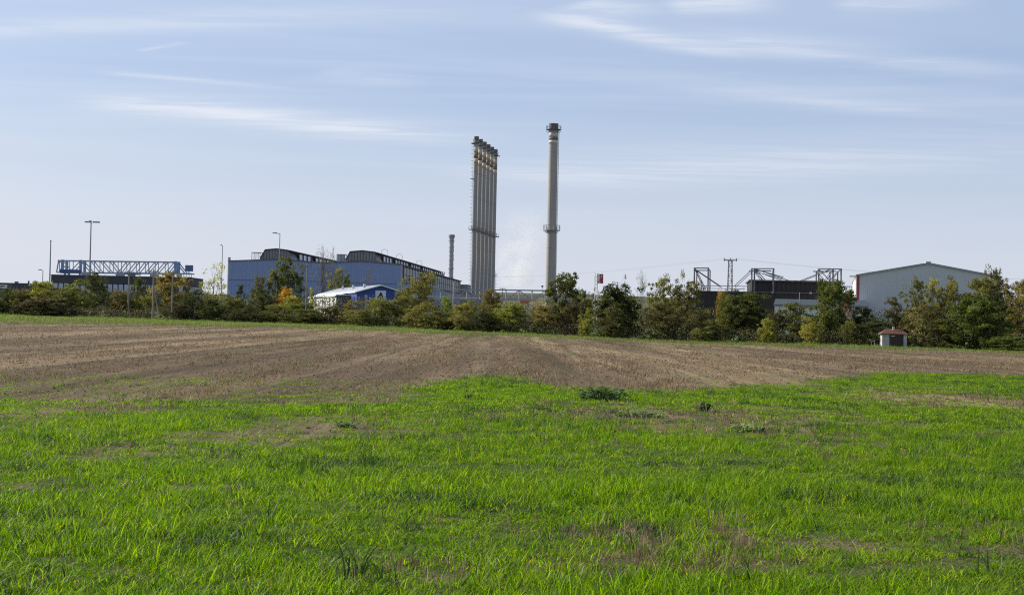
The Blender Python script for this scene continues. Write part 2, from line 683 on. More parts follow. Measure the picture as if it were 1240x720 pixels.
# ------------------------------------------------------------------ the two blue production halls
HALL_DIR = R(-4.3)   # the length of both halls runs away from us, a little to the right


def blue_hall(pxl, pxr, lant_px, length, label, first):
    Y0 = 400.0
    root = root_at('factory_hall', label, 'factory hall', pxl, 320, Y0, HALL_DIR)
    g = root.location.z
    W = (at(pxr, 320, Y0).x - at(pxl, 320, Y0).x)
    He = 16.85 - g
    Hr = 17.5 - g
    lx = [(at(p, 316, Y0).x - root.location.x) for p in lant_px]   # left foot, left shoulder, ridge, right shoulder, right foot
    mid = lx[2]

    def top(x):
        return He + (Hr - He) * (x / mid if x < mid else max(0, (W - x) / (W - mid)))
    body = MB().prism([(0.02, 0), (W - .02, 0), (W - .02, He - .02), (mid, Hr - .02), (0.02, He - .02)], .2, length).build('hall_body', M_LGREY2, root)
    corrugated(MB(), 0, W, 9.6, top, .95, .12, .1).build('upper_cladding', M_BLUE, root)
    corrugated(MB(), 0, W, 0, lambda x: 9.5, .95, .12, .1).build('lower_cladding', M_BLUE2, root)
    MB().box(0, W, .02, .18, 9.47, 9.63).build('cladding_seam', M_DKSTEEL, root)
    cop = MB()
    cop.add([(-.1, -.12, He), (mid, -.12, Hr), (W + .1, -.12, He), (W + .1, -.12, He + .28), (mid, -.12, Hr + .28), (-.1, -.12, He + .28),
             (-.1, .5, He), (mid, .5, Hr), (W + .1, .5, He), (W + .1, .5, He + .28), (mid, .5, Hr + .28), (-.1, .5, He + .28)],
            [(0, 1, 4, 5), (1, 2, 3, 4), (6, 11, 10, 7), (7, 10, 9, 8), (5, 4, 10, 11), (4, 3, 9, 10), (0, 5, 11, 6), (2, 8, 9, 3), (0, 6, 7, 1), (1, 7, 8, 2)])
    cop.build('roof_edge', M_DKSTEEL, root)
    rf = MB()
    rf.add([(-.1, .5, He + .03), (mid, .5, Hr + .03), (W + .1, .5, He + .03), (W + .1, length, He + .03), (mid, length, Hr + .03), (-.1, length, He + .03)],
           [(0, 1, 4, 5), (1, 2, 3, 4)])
    rf.build('roof', M_ROOF, root)
    # roof lantern running the length of the hall
    zl = Hr + 2.9
    zs = Hr + 2.55
    lan = thing_child('roof_lantern', MB().prism([(lx[0], Hr - .3), (lx[4], Hr - .3), (lx[4] - .05, Hr + .5), (lx[3], zs), (lx[2], zl), (lx[1], zs), (lx[0] + .05, Hr + .5)], .4, length), M_LANT, root)
    lf = MB()
    n = 11
    for i in range(n + 1):
        x = lx[0] + (lx[4] - lx[0]) * i / n
        if x < lx[1]:
            h = Hr + .5 + (zs - Hr - .5) * (x - lx[0]) / (lx[1] - lx[0])
        elif x < lx[2]:
            h = zs + (zl - zs) * (x - lx[1]) / (lx[2] - lx[1])
        elif x < lx[3]:
            h = zl - (zl - zs) * (x - lx[2]) / (lx[3] - lx[2])
        else:
            h = zs - (zs - Hr - .5) * (x - lx[3]) / (lx[4] - lx[3])
        lf.box(x - .06, x + .06, .22, .4, Hr + .1, h)
    lf.build('gable_ribs', M_DKSTEEL, lan)
    rr = MB()
    ov = .5
    rp = [(lx[0] - .15, Hr + .35), (lx[1], zs + .12), (lx[2], zl + .12), (lx[3], zs + .12), (lx[4] + ov, zs - .25)]
    for i in range(4):
        (xa, za), (xb, zb) = rp[i], rp[i + 1]
        rr.add([(xa, .1, za), (xb, .1, zb), (xb, length, zb), (xa, length, za), (xa, .1, za + .22), (xb, .1, zb + .22), (xb, length, zb + .22), (xa, length, za + .22)],
               [(0, 1, 2, 3), (4, 7, 6, 5), (0, 4, 5, 1), (3, 2, 6, 7), (0, 3, 7, 4), (1, 5, 6, 2)])
    rr.build('lantern_roof', M_DKSTEEL, lan)
    # long glazed flank of the lantern: panes between posts
    ny = 26
    y0 = 8.0
    step = (length - y0 - 1) / ny
    pm = MB().box(0, .08, 0, step - .5, 0, 1.45)
    first_pane = None
    for i in range(ny):
        if i in (3, 9, 14, 20):
            continue
        if first_pane is None:
            first_pane = pm.build('pane', M_GLASS, lan)
            o = first_pane
        else:
            o = first_pane.copy(); COL.objects.link(o); o.parent = lan
        o.location = (lx[4] + .02, y0 + i * step + .25, Hr + .55)
    ps = MB()
    for i in range(ny + 1):
        ps.box(lx[4] + .1, lx[4] + .36, y0 + i * step - .13, y0 + i * step + .13, Hr - .2, zs - .2)
    ps.build('lantern_posts', M_DKSTEEL, lan, kind='stuff')
    # steel stair head beside the lantern
    fr = MB()
    fx0, fx1 = lx[0] - 2.6, lx[0] - .3
    for x in (fx0, (fx0 + fx1) / 2, fx1):
        for y in (.8, 3.2):
            fr.box(x - .07, x + .07, y - .07, y + .07, top(x) - .1, Hr + 1.9)
    fr.box(fx0 - .1, fx1 + .1, .7, 3.3, Hr + 1.9, Hr + 2.05)
    fr.build('roof_stair_head', M_GALV, root)
    if not first:
        MB().box(fx0 + .1, fx1 - .1, .9, .98, top(fx0) + .1, Hr + 1.85).build('stair_head_panel', M_LGREY, root)
    return root, W, He, Hr, lx, length, zs


def thing_child(name, mb, material, parent):
    return mb.build(name, material, parent)


h1 = blue_hall(277, 390.5, (315.8, 321, 335, 349, 354.5), 150, 'left blue factory hall with a dark glazed roof lantern', True)
h2 = blue_hall(391.2, 486.4, (418.7, 423.7, 438.6, 454, 458), 150, 'right blue factory hall with pale panelled side wall running away from view', False)
MB().box(-.35, -.08, .3, .8, 0, h1[2] + .5).build('corner_downpipe', M_WHITE, h1[0])
MB().box(-.5, -.1, 1, 2.2, h1[2] - .4, h1[2] + 1.2).build('roof_vent', M_GALV, h1[0])


def hall_flank():
    root, W, He, Hr, lx, L, zs = h2
    # pale panels above, blue sheeting below, brown corner bay first
    MB().box(W - .02, W + .30, .1, .9, 0, He - .1).build('corner_trim', M_LGREY, root)
    MB().box(W, W + .16, 1.0, 4.0, He - 5.4, He - .6).build('rusty_bay', M_RUST, root)
    base = MB().box(0, .14, 0, 5.5, 0, 1.9).build('side_panel', M_LGREY, root)
    base.location = (W + .02, 4.4, He - 2.5)
    k = 0
    for row, (z, mt) in enumerate(((He - 2.5, None), (He - 4.55, None))):
        for i in range(24):
            if row == 0 and i == 0:
                continue
            if row == 1 and i in (1, 5):
                continue
            o = base.copy(); COL.objects.link(o); o.parent = root
            o.location = (W + .02, 4.4 + i * 5.7, z)
            k += 1
    st = MB()
    for i in range(25):
        st.box(W, W + .26, 4.15 + i * 5.7, 4.4 + i * 5.7, He - 5, He - .2)
    st.build('wall_posts', M_RUST, root, kind='stuff')
    MB().box(W, W + .2, 1, L, He - 5.0, He - 4.75).build('panel_rail', M_DKSTEEL, root)
    lw = MB()
    vs, fs = [], []
    n = 110
    for i in range(n):
        y0 = 1 + (L - 1) * i / n; w = (L - 1) / n
        for (y, d) in ((y0, 0), (y0 + .5 * w, 0), (y0 + .62 * w, .12), (y0 + .88 * w, .12)):
            vs += [(W + .05 + d, y, 0), (W + .05 + d, y, He - 5.0)]
    for i in range(len(vs) // 2 - 1):
        fs.append((2 * i, 2 * i + 2, 2 * i + 3, 2 * i + 1))
    lw.add(vs, fs).build('side_cladding', M_BLUE2, root)
    MB().box(W + .02, W + .5, .5, L, He - .12, He + .1).build('gutter', M_DKSTEEL, root)
    # wire hoops over the lantern ridge
    for y in (20, 48, 92):
        h = MB().ring((0, 0, .5), 1.0, .06, 16, 'x')
        o = h.build('roof_fan_guard', M_GALV, root)
        o.location = (lx[3] - .5, y, zs + .5)
    # lower annex at the far end
    a = MB().box(W - 14, W + 2.5, L + .1, L + 34, 0, He - 1.6).build('end_annex', M_LGREY2, root)
    for k in range(4):
        MB().box(W + 2.5, W + 2.62, L + .3, L + 33.5, He - 3.4 - k * 1.7, He - 2.3 - k * 1.7).build('annex_louvre', M_DKSTEEL, root)
    MB().box(W - 14.2, W + 2.8, L + .05, L + 34.2, He - 1.58, He - 1.25).build('annex_roof', M_DKSTEEL, root)


hall_flank()


# ------------------------------------------------------------------ chimneys
def railing(mb, r, z, h=1.1, n=16, w=.05):
    mb.ring((0, 0, z + h), r, w, 20)
    mb.ring((0, 0, z + h * .5), r, w * .8, 20)
    for i in range(n):
        t = 2 * math.pi * i / n
        mb.tube((r * math.cos(t), r * math.sin(t), z), (r * math.cos(t), r * math.sin(t), z + h), w, n=4)
    return mb


def ladder(mb, r, ang, z0, z1, cage=True):
    c, s = math.cos(ang), math.sin(ang)
    t = Vector((-s, c, 0)); o = Vector((c, s, 0))
    for k in (-.25, .25):
        mb.beam(o * (r + .25) + t * k + Vector((0, 0, z0)), o * (r + .25) + t * k + Vector((0, 0, z1)), .06)
    z = z0
    while z < z1:
        mb.beam(o * (r + .25) - t * .25 + Vector((0, 0, z)), o * (r + .25) + t * .25 + Vector((0, 0, z)), .04)
        mb.beam(o * r + Vector((0, 0, z)), o * (r + .25) + Vector((0, 0, z)), .05)
        if cage:
            pts = [o * (r + .25) + t * .35, o * (r + .7) + t * .38, o * (r + 1.0), o * (r + .7) - t * .38, o * (r + .25) - t * .35]
            for a, b in zip(pts, pts[1:]):
                mb.beam(a + Vector((0, 0, z)), b + Vector((0, 0, z)), .07)
        z += 1.25
    return mb


row_labels = ['front chimney of the row of six, caged ladder on its left', 'second chimney from the front in the row of six',
              'third chimney from the front in the row of six', 'fourth chimney from the front in the row of six',
              'fifth chimney from the front in the row of six', 'rearmost chimney of the row of six, at its right end']
pA, pB = at(577, 165.3, 500), at(600, 181, 540)
for i in range(6):
    t = i / 5
    x = pA.x + (pB.x - pA.x) * t; y = 500 + 40 * t
    root = thing('chimney', row_labels[i], 'chimney', (x, y, gz(x, y)), 0, 'row of six chimneys')
    H = pA.z + (pB.z - pA.z) * t - root.location.z
    MB().lathe([(.82, 0), (.80, H * .3), (.75, H - 1.6)], 24).build('shaft', M_CONC, root, True)
    for (za, zb, mt, nm) in ((H - 9.4, H - 7.6, M_BEIGE, 'beige_band'), (H - 7.6, H - 5.6, M_BROWN, 'brown_band'), (H - 5.6, H - 3.8, M_BEIGE, 'beige_band')):
        MB().lathe([(.75, za), (.775, za), (.775, zb), (.75, zb)], 24).build(nm, mt, root, True)
    cp = MB().lathe([(.76, H - 2.7), (1.08, H - 2.3), (1.08, H - 2.0), (.72, H - 2.0)], 20)
    cp.build('collar', M_CAP, root)
    MB().lathe([(.68, H - 2.1), (.70, H - 1.0), (.86, H - .8), (.86, H), (.7, H), (.66, H - 2)], 20).build('cap', M_CAP, root)
    railing(MB(), 1.06, H - 2.0, 1.0, 10, .05).build('top_railing', M_DKSTEEL, root)
    jr = MB()
    for k in range(1, 7):
        z = H * k / 7.4
        jr.lathe([(.78, z), (.84, z), (.84, z + .16), (.78, z + .16)], 20)
    jr.build('joint_rings', M_CONC, root, kind='stuff')
    zc = H * .495
    pf = MB().lathe([(.77, zc), (1.28, zc), (1.28, zc + .22), (.77, zc + .22)], 20)
    plat = pf.build('mid_platform', M_DKSTEEL, root)
    railing(MB(), 1.26, zc + .2, 1.1, 10, .05).build('railing', M_DKSTEEL, plat)
    if i == 0:
        ladder(MB(), .78, R(180), 2, H - 2.2).build('caged_ladder', M_GALV, root)
        ll = MB().box(-2.0, -.8, -.7, .7, zc + .02, zc + .25).build('ladder_landing', M_DKSTEEL, root)
        MB().box(-2.0, -1.9, -.7, .7, zc + .25, zc + 1.3).build('landing_rail', M_DKSTEEL, ll)
        z2 = H * .77
        MB().box(-1.8, -.75, -.5, .5, z2, z2 + .2).build('ladder_landing', M_DKSTEEL, root)
        MB().box(-1.7, -.7, -.6, .6, H - 2.7, H - 2.45).build('ladder_landing', M_DKSTEEL, root)
    elif i == 5:
        MB().box(.7, 2.0, -.8, .8, zc - .1, zc + .2).build('ladder_landing', M_DKSTEEL, root)
        MB().box(1.9, 2.0, -.8, .8, zc + .2, zc + 1.3).build('landing_rail', M_DKSTEEL, root)
        MB().box(.6, 1.8, -.6, .6, H - 2.6, H - 2.35).build('ladder_landing', M_DKSTEEL, root)
        ladder(MB(), .8, R(0), 2, H * .30, True).build('caged_ladder', M_GALV, root)
        for z2 in (H * .27, H * .16):
            MB().box(.7, 1.7, -.6, .6, z2, z2 + .25).build('ladder_landing', M_DKSTEEL, root)

# the tall free-standing chimney
root = root_at('chimney', 'tall free-standing chimney with white and red bands, right of the row', 'chimney', 670.6, 150, 470)
H = at(670.6, 150, 470).z - root.location.z
MB().lathe([(1.70, 0), (1.58, H * .4), (1.44, H - 1.7)], 32).build('shaft', M_CONC2, root, True)
for (za, zb, mt, nm) in ((H - 6.6, H - 5.4, M_PALE, 'white_band'), (H - 5.4, H - 4.4, M_RED, 'red_band'), (H - 4.4, H - 2.9, M_PALE, 'white_band')):
    MB().lathe([(1.43, za), (1.485, za), (1.475, zb), (1.43, zb)], 32).build(nm, mt, root, True)
cp = MB().lathe([(1.45, H - 1.8), (1.52, H - 1.5), (1.52, H - .2), (1.58, H - .2), (1.58, H), (1.3, H), (1.3, H - 1.5)], 28)
cp.build('cap', mat('soot_steel', (.13, .115, .105), .8, .3, 1), root)
pf = MB().lathe([(1.48, H - 2.05), (2.45, H - 2.05), (2.45, H - 1.9), (1.48, H - 1.9)], 24)
for k in range(8):
    t = k * math.pi / 4
    pf.beam((1.65 * math.cos(t), 1.65 * math.sin(t), H - 3.1), (2.5 * math.cos(t), 2.5 * math.sin(t), H - 2.3), .1)
pl = pf.build('top_platform', M_DKSTEEL, root)
railing(MB(), 2.42, H - 1.9, 1.1, 12, .06).build('railing', M_DKSTEEL, pl)
zc = at(668, 279, 470).z - root.location.z
pf = MB().lathe([(1.72, zc), (2.75, zc), (2.75, zc + .18), (1.72, zc + .18)], 24)
for k in range(10):
    t = k * math.pi / 5
    pf.beam((1.72 * math.cos(t), 1.72 * math.sin(t), zc - .9), (2.7 * math.cos(t), 2.7 * math.sin(t), zc), .1)
pl = pf.build('mid_platform', M_LGREY, root)
rl = railing(MB(), 2.72, zc + .15, 1.5, 14, .075)
rl.build('railing', M_GALV, pl)
ladder(MB(), 1.56, R(14), 2, H - 2.3, False).build('caged_ladder', M_DKSTEEL, root)
jr = MB()
for k in range(1, 10):
    z = H * k / 10.5
    rr_ = 1.70 - (1.70 - 1.44) * z / H
    jr.lathe([(rr_ - .05, z), (rr_ + .02, z), (rr_ + .02, z + .15), (rr_ - .05, z + .15)], 28)
jr.build('joint_rings', M_CONC, root, kind='stuff')

# short wrapped stack behind the right hall
root = root_at('chimney', 'short pale grey stack rising behind the right blue hall', 'chimney', 547, 284, 610)
H = at(547, 284, 610).z - root.location.z
prof = []
for k in range(60):
    z = H * k / 60
    prof.append((1.02 + .09 * math.sin(k * 2.1) + .05 * math.sin(k * .9), z))
MB().lathe(prof, 16).build('shaft', mat('crimped_sheet', (.33, .33, .34), .5, .2, .6), root, True)
cp = MB().lathe([(1.0, H - 1.4), (1.35, H - 1.2), (1.35, H - .2), (1.15, H), (.8, H), (.8, H - 1)], 16)
cp.build('cap', M_LGREY2, root)
MB().ring((0, 0, H - 2.6), 1.3, .08, 14).build('guy_ring', M_DKSTEEL, root)


# ------------------------------------------------------------------ gantry crane on the left and the dark office in front of it
def gantry():
    Y = 345.0
    root = root_at('gantry_crane', 'blue lattice gantry crane spanning above the dark flat-roofed office', 'crane', 70, 330, Y)
    P = lambda px, py, dy=0: loc(root, px, py, Y) + Vector((0, dy, 0))
    dep = 3.0
    xs = [72, 84, 97.5, 110, 121, 133, 143, 153.5, 165, 176, 188, 200, 211]
    ytop = lambda px: 315.3 + (px - 72) * .0135
    ybot = lambda px: 329.6 + (px - 72) * .0105
    for dy, nm in ((0, 'front_truss'), (dep, 'rear_truss')):
        ch = MB()
        ch.beam(P(70, ytop(70), dy), P(213.5, ytop(213), dy), .26)
        ch.beam(P(68.5, ybot(68), dy), P(232, ybot(232), dy), .30)
        tr = ch.build(nm, M_CRANE_D, root)
        for i, a in enumerate(xs):
            MB().beam(P(a, ytop(a), dy), P(a, ybot(a), dy), .16).build('upright', M_CRANE_D, tr)
            if i < len(xs) - 1:
                b = xs[i + 1]
                if i == 1 or i >= 6:
                    MB().beam(P(a, ybot(a), dy), P(b, ytop(b), dy), .2).build('diagonal', M_CRANE_D, tr)
                else:
                    MB().beam(P(a, ytop(a), dy), P(b, ybot(b), dy), .2).build('diagonal', M_CRANE_D, tr)
        MB().beam(P(213, ytop(213), dy), P(224, ybot(224), dy), .24).build('end_strut', M_CRANE, tr)
        MB().beam(P(71, ytop(71), dy), P(68.5, ybot(68), dy), .24).build('end_strut', M_CRANE, tr)
    br = MB()
    for a in xs:
        br.beam(P(a, ytop(a)), P(a, ytop(a), dep), .14)
        br.beam(P(a, ybot(a)), P(a, ybot(a), dep), .16)
    for a, b in zip(xs, xs[1:]):
        br.beam(P(a, ytop(a)), P(b, ytop(b), dep), .10)
    br.build('cross_bracing', M_CRANE_D, root)
    # heavy portal frames and trolley girder
    for a in (76, 98, 213):
        pf = MB()
        for dy in (-.15, dep + .15):
            pf.box(P(a, 320, 0).x - .30, P(a, 320, 0).x + .30, dy - .2, dy + .2, P(a, ybot(a)).z - .2, P(a, ytop(a)).z + .2)
        pf.build('portal_head', M_CRANE, root, kind='stuff')
    b0, b1 = P(73, 326), P(98, 330)
    MB().box(b0.x, b1.x, -.5, -.2, b1.z - .1, b0.z).build('trolley_girder', mat('deep_blue_paint', (.06, .10, .24), .5, .2, 1), root)
    t0, t1 = P(150, 328), P(167, 332.5)
    tro = MB().box(t0.x, t1.x, .2, dep - .2, t1.z, t0.z - .2).build('hoist_trolley', M_CRANE_D, root)
    MB().box(t0.x + .8, t1.x - 1.2, .5, dep - .6, t1.z - .8, t1.z).build('hoist_drum', M_CRANE, tro)
    for a in (79, 97, 142, 215):
        q = P(a, ybot(a))
        lg = MB()
        for dy in (0, dep):
            lg.beam((q.x, dy, q.z), (q.x + (-1.2 if a < 100 else .8), dy + (-.8 if dy == 0 else .8), 0), .42)
        lg.beam((q.x - .4, 0, q.z * .5), (q.x - .4, dep, q.z * .5), .2)
        lg.build('leg', M_CRANE, root)
    c0, c1 = P(224.3, 320.8), P(232.6, 328.4)
    MB().box(c0.x, c1.x, 0, 1.2, c1.z, c0.z).build('control_box', mat('panel_blue', (.09, .15, .27), .4, .15, 1), root)
    MB().box((c0.x + c1.x) / 2 - .1, (c0.x + c1.x) / 2 + .1, .3, .5, P(230, 331).z, c1.z).build('box_bracket', M_CRANE, root)
    rl = MB()
    for a in (216, 219, 222, 226, 229, 232):
        rl.beam(P(a, ybot(a)), P(a, ybot(a) + 4), .09)
    rl.beam(P(215, 335.5), P(232.5, 335.5), .09)
    rl.build('end_ladder', M_CRANE_D, root)


gantry()


def office():
    Y = 322.0
    root = root_at('office_building', 'dark flat-roofed office with a row of pale windows below the crane', 'building', 63, 340, Y)
    P = lambda px, py: loc(root, px, py, Y)
    W = P(231, 340).x
    zt = P(147, 334.6).z
    zw1, zw0 = P(147, 343.6).z, P(147, 353.5).z
    MB().box(0, W, 0, 12, 0, zw1).build('wall', M_PIER, root)
    MB().box(-.15, W + .15, -.25, 12.2, zw1, zt).build('fascia', M_FASCIA, root)
    MB().box(-.25, W + .25, -.35, 12.3, zt, zt + .12).build('roof_edge', M_DKSTEEL, root)
    n = 25
    wmb = MB().box(0, .98, -.05, 0, zw0, zw1 - .1)
    fmb = MB()
    fmb.box(-.06, 0, -.09, -.002, zw0 - .06, zw1 - .04); fmb.box(.98, 1.04, -.09, -.002, zw0 - .06, zw1 - .04)
    fmb.box(0, .98, -.09, -.002, zw0 - .06, zw0); fmb.box(0, .98, -.09, -.002, zw1 - .1, zw1 - .04)
    w0 = f0 = None
    for i in range(n):
        if i in (3, 7, 20):
            continue
        if w0 is None:
            w0 = w = wmb.build('window', M_BLIND, root); f0 = f = fmb.build('window_frame', M_PIER, w)
        else:
            w = w0.copy(); COL.objects.link(w); w.parent = root
            f = f0.copy(); COL.objects.link(f); f.parent = w
        w.location = (.3 + i * (W - .5) / n, 0, 0)
    MB().box(W - 1.4, W + .02, -.05, 11, 0, zw1 - .3).build('pale_end_wall', M_LGREY, root)
    for k in range(3):
        MB().box(W * (.18 + .25 * k), W * (.18 + .25 * k) + 1.6, 3, 5, zt + .1, zt + .7).build('roof_unit', M_GALV, root)


office()


def far_left_block():
    Y = 330.0
    root = root_at('flat_building', 'low dark building at the left edge carrying a small white sign', 'building', -60, 345, Y)
    P = lambda px, py: loc(root, px, py, Y)
    zt = P(20, 343.3).z
    MB().box(0, P(62, 345).x, 0, 10, 0, zt).build('wall', mat('slate_blue_wall', (.06, .068, .085), .6, .15, .4, streak=.4), root)
    MB().box(-.1, P(62, 345).x + .1, -.12, 10.1, zt, zt + .15).build('roof_edge', M_DKSTEEL, root)
    a, b = P(-14, 344.2), P(9, 349.2)
    s = MB().box(a.x, b.x, -.16, -.02, b.z, a.z).build('sign', M_WHITE, root)
    tx = MB()
    x = P(1, 345).x
    for k, w in enumerate((.16, .22, .12, .20)):
        tx.box(x, x + w, -.18, -.161, (a.z + b.z) / 2 - .06, (a.z + b.z) / 2 + .28)
        x += w + .07
    tx.build('sign_lettering', M_NAVY, s)
    MB().box(P(14, 343).x, P(17, 343).x, 2, 3, zt + .1, zt + .55).build('roof_unit', M_DKSTEEL, root)
    MB().box(P(30, 343).x, P(31.5, 343).x, 2, 2.4, zt + .1, zt + .75).build('roof_unit', M_DKSTEEL, root)


far_left_block()


# ------------------------------------------------------------------ white-roofed blue shed
def shed():
    ang = math.atan2(.30, .95)   # the shed runs away to the left
    fr = at(461, 346.2, 270)
    g = gz(fr.x, 270)
    root = thing('warehouse', 'blue shed with a bright white roof and a square sign on its gable', 'warehouse', (fr.x, 270, g), ang)
    zr = fr.z - g
    ze = zr - 1.3
    L = 40
    MB().prism([(-4.5, 0), (4.6, 0), (4.6, ze), (0, zr), (-4.5, ze)], 0.05, L).build('wall', M_SHED, root)
    corrugated(MB(), -4.45, 4.55, .3, lambda x: zr - .15 - abs(x) * .285, .5, .06, .03).build('gable_cladding', M_SHED, root)
    rf = MB()
    for (xa, za, xb, zb) in ((-4.9, ze - .06, 0, zr + .06), (0, zr + .06, 4.9, ze - .04)):
        rf.add([(xa, -.5, za), (xb, -.5, zb), (xb, L + .3, zb), (xa, L + .3, za), (xa, -.5, za + .16), (xb, -.5, zb + .16), (xb, L + .3, zb + .16), (xa, L + .3, za + .16)],
               [(0, 3, 2, 1), (4, 5, 6, 7), (0, 1, 5, 4), (3, 7, 6, 2), (0, 4, 7, 3), (1, 2, 6, 5)])
    r_ = rf.build('roof', M_WROOF, root)
    rs = MB()
    for k in range(21):
        y = -.3 + k * 2.0
        rs.beam((-4.88, y, ze + .12), (-.05, y, zr + .24), .06)
    rs.build('roof_seams', M_WROOF, r_)
    # lean-to along the left side
    xl = -6.6
    zl = ze - .62
    MB().prism([(xl, 0), (-4.52, 0), (-4.52, ze - .1), (xl, zl)], 9, L).build('lean_to_wall', M_WHITE, root)
    MB().prism([(xl + .02, .2), (-4.55, .2), (-4.55, ze - .15), (xl + .02, zl - .05)], 8.85, 8.99).build('lean_to_front', M_SHED_D, root)
    MB().add([(xl - .3, 8.6, zl - .1), (-4.6, 8.6, ze - .02), (-4.6, L + .2, ze - .02), (xl - .3, L + .2, zl - .1),
              (xl - .3, 8.6, zl + .05), (-4.6, 8.6, ze + .1), (-4.6, L + .2, ze + .1), (xl - .3, L + .2, zl + .05)],
             [(0, 3, 2, 1), (4, 5, 6, 7), (0, 1, 5, 4), (3, 7, 6, 2), (0, 4, 7, 3), (1, 2, 6, 5)]).build('lean_to_roof', M_WROOF, root)
    # open canopy in front of the lean-to
    MB().box(-7.3, -4.55, 5.8, 8.5, ze - .55, ze - .35).build('canopy', M_WROOF, root)
    MB().box(-7.2, -4.6, 6.0, 6.1, 1.2, ze - .56).build('canopy_wall', M_SHED_D, root)
    for k in range(7):
        MB().box(xl - .09, xl - .01, 12 + k * 4, 12.25 + k * 4, .2, zl - .12).build('wall_rib', M_GALV, root)
    # sign with a pointed blue emblem over a line of lettering
    s = MB().box(-1.0, 1.0, -.16, -.06, zr - 2.75, zr - .85).build('sign', M_WHITE, root)
    em = MB()
    z0 = zr - 1.85
    em.prism([(-.42, z0), (.46, z0), (.1, z0 + .72), (-.05, z0 + .72)], -.19, -.165)
    em.prism([(-.75, z0 - .36), (.62, z0 - .36), (.40, z0 - .03), (-.45, z0 - .03)], -.19, -.165)
    em.build('emblem', M_NAVY, s)
    tx = MB()
    x = -.8
    for w in (.2, .14, .2, .18, .12, .2, .16):
        tx.box(x, x + w, -.19, -.165, zr - 2.6, zr - 2.36)
        x += w + .05
    tx.build('sign_lettering', M_NAVY, s)
    MB().box(2.6, 3.4, -.14, -.04, 0, 2.3).build('door', M_LGREY, root)
    MB().box(-3.0, -2.5, -.14, -.04, .5, ze - .4).build('downpipe', M_LGREY, root)
    for k in range(3):
        MB().box(-2.0 + k * .05, -1.6, 6 + 11 * k, 6.5 + 11 * k, zr - .5, zr + .45).build('roof_vent', M_GALV, r_)


shed()


# ------------------------------------------------------------------ pipe bridge
def pipe_bridge():
    Y = 330.0
    root = root_at('pipe_bridge', 'pale steel lattice pipe bridge running low below the chimneys', 'pipe bridge', 470, 355, Y)
    P = lambda px, py, dy=0: loc(root, px, py, Y) + Vector((0, dy, 0))
    yt = lambda px: 350.0 + (px - 530) * .021 * .6
    yb = lambda px: 362.0 + (px - 530) * .021 * .6
    a0, a1, n = 470, 692, 14
    for dy, nm in ((0, 'front_truss'), (2.2, 'rear_truss')):
        ch = MB()
        ch.beam(P(a0, yt(a0), dy), P(a1, yt(a1), dy), .26)
        ch.beam(P(a0, yb(a0), dy), P(a1, yb(a1), dy), .26)
        t = ch.build(nm, M_GALV, root)
        for i in range(n + 1):
            a = a0 + (a1 - a0) * i / n
            MB().beam(P(a, yt(a), dy), P(a, yb(a), dy), .18).build('upright', M_GALV, t)
            if i < n:
                b = a0 + (a1 - a0) * (i + 1) / n
                q = (P(a, yb(a), dy), P(b, yt(b), dy)) if i % 2 else (P(a, yt(a), dy), P(b, yb(b), dy))
                MB().beam(*q, .16).build('diagonal', M_GALV, t)
    for k, (dz, r) in enumerate(((.5, .3), (.9, .2), (1.35, .16))):
        p, q = P(a0, yb(a0), .5 + k * .5), P(a1, yb(a1), .5 + k * .5)
        p.z += dz - .3; q.z += dz - .3
        MB().tube(p, q, r * .7, n=10).build('pipe', M_GALV if k else M_LGREY2, root)
    for a in (490, 549, 575, 640, 688):
        q = P(a, yb(a))
        MB().box(q.x - .25, q.x + .25, .0, .35, 0, q.z).box(q.x - .25, q.x + .25, 1.9, 2.25, 0, q.z).build('support', M_GALV, root)


pipe_bridge()


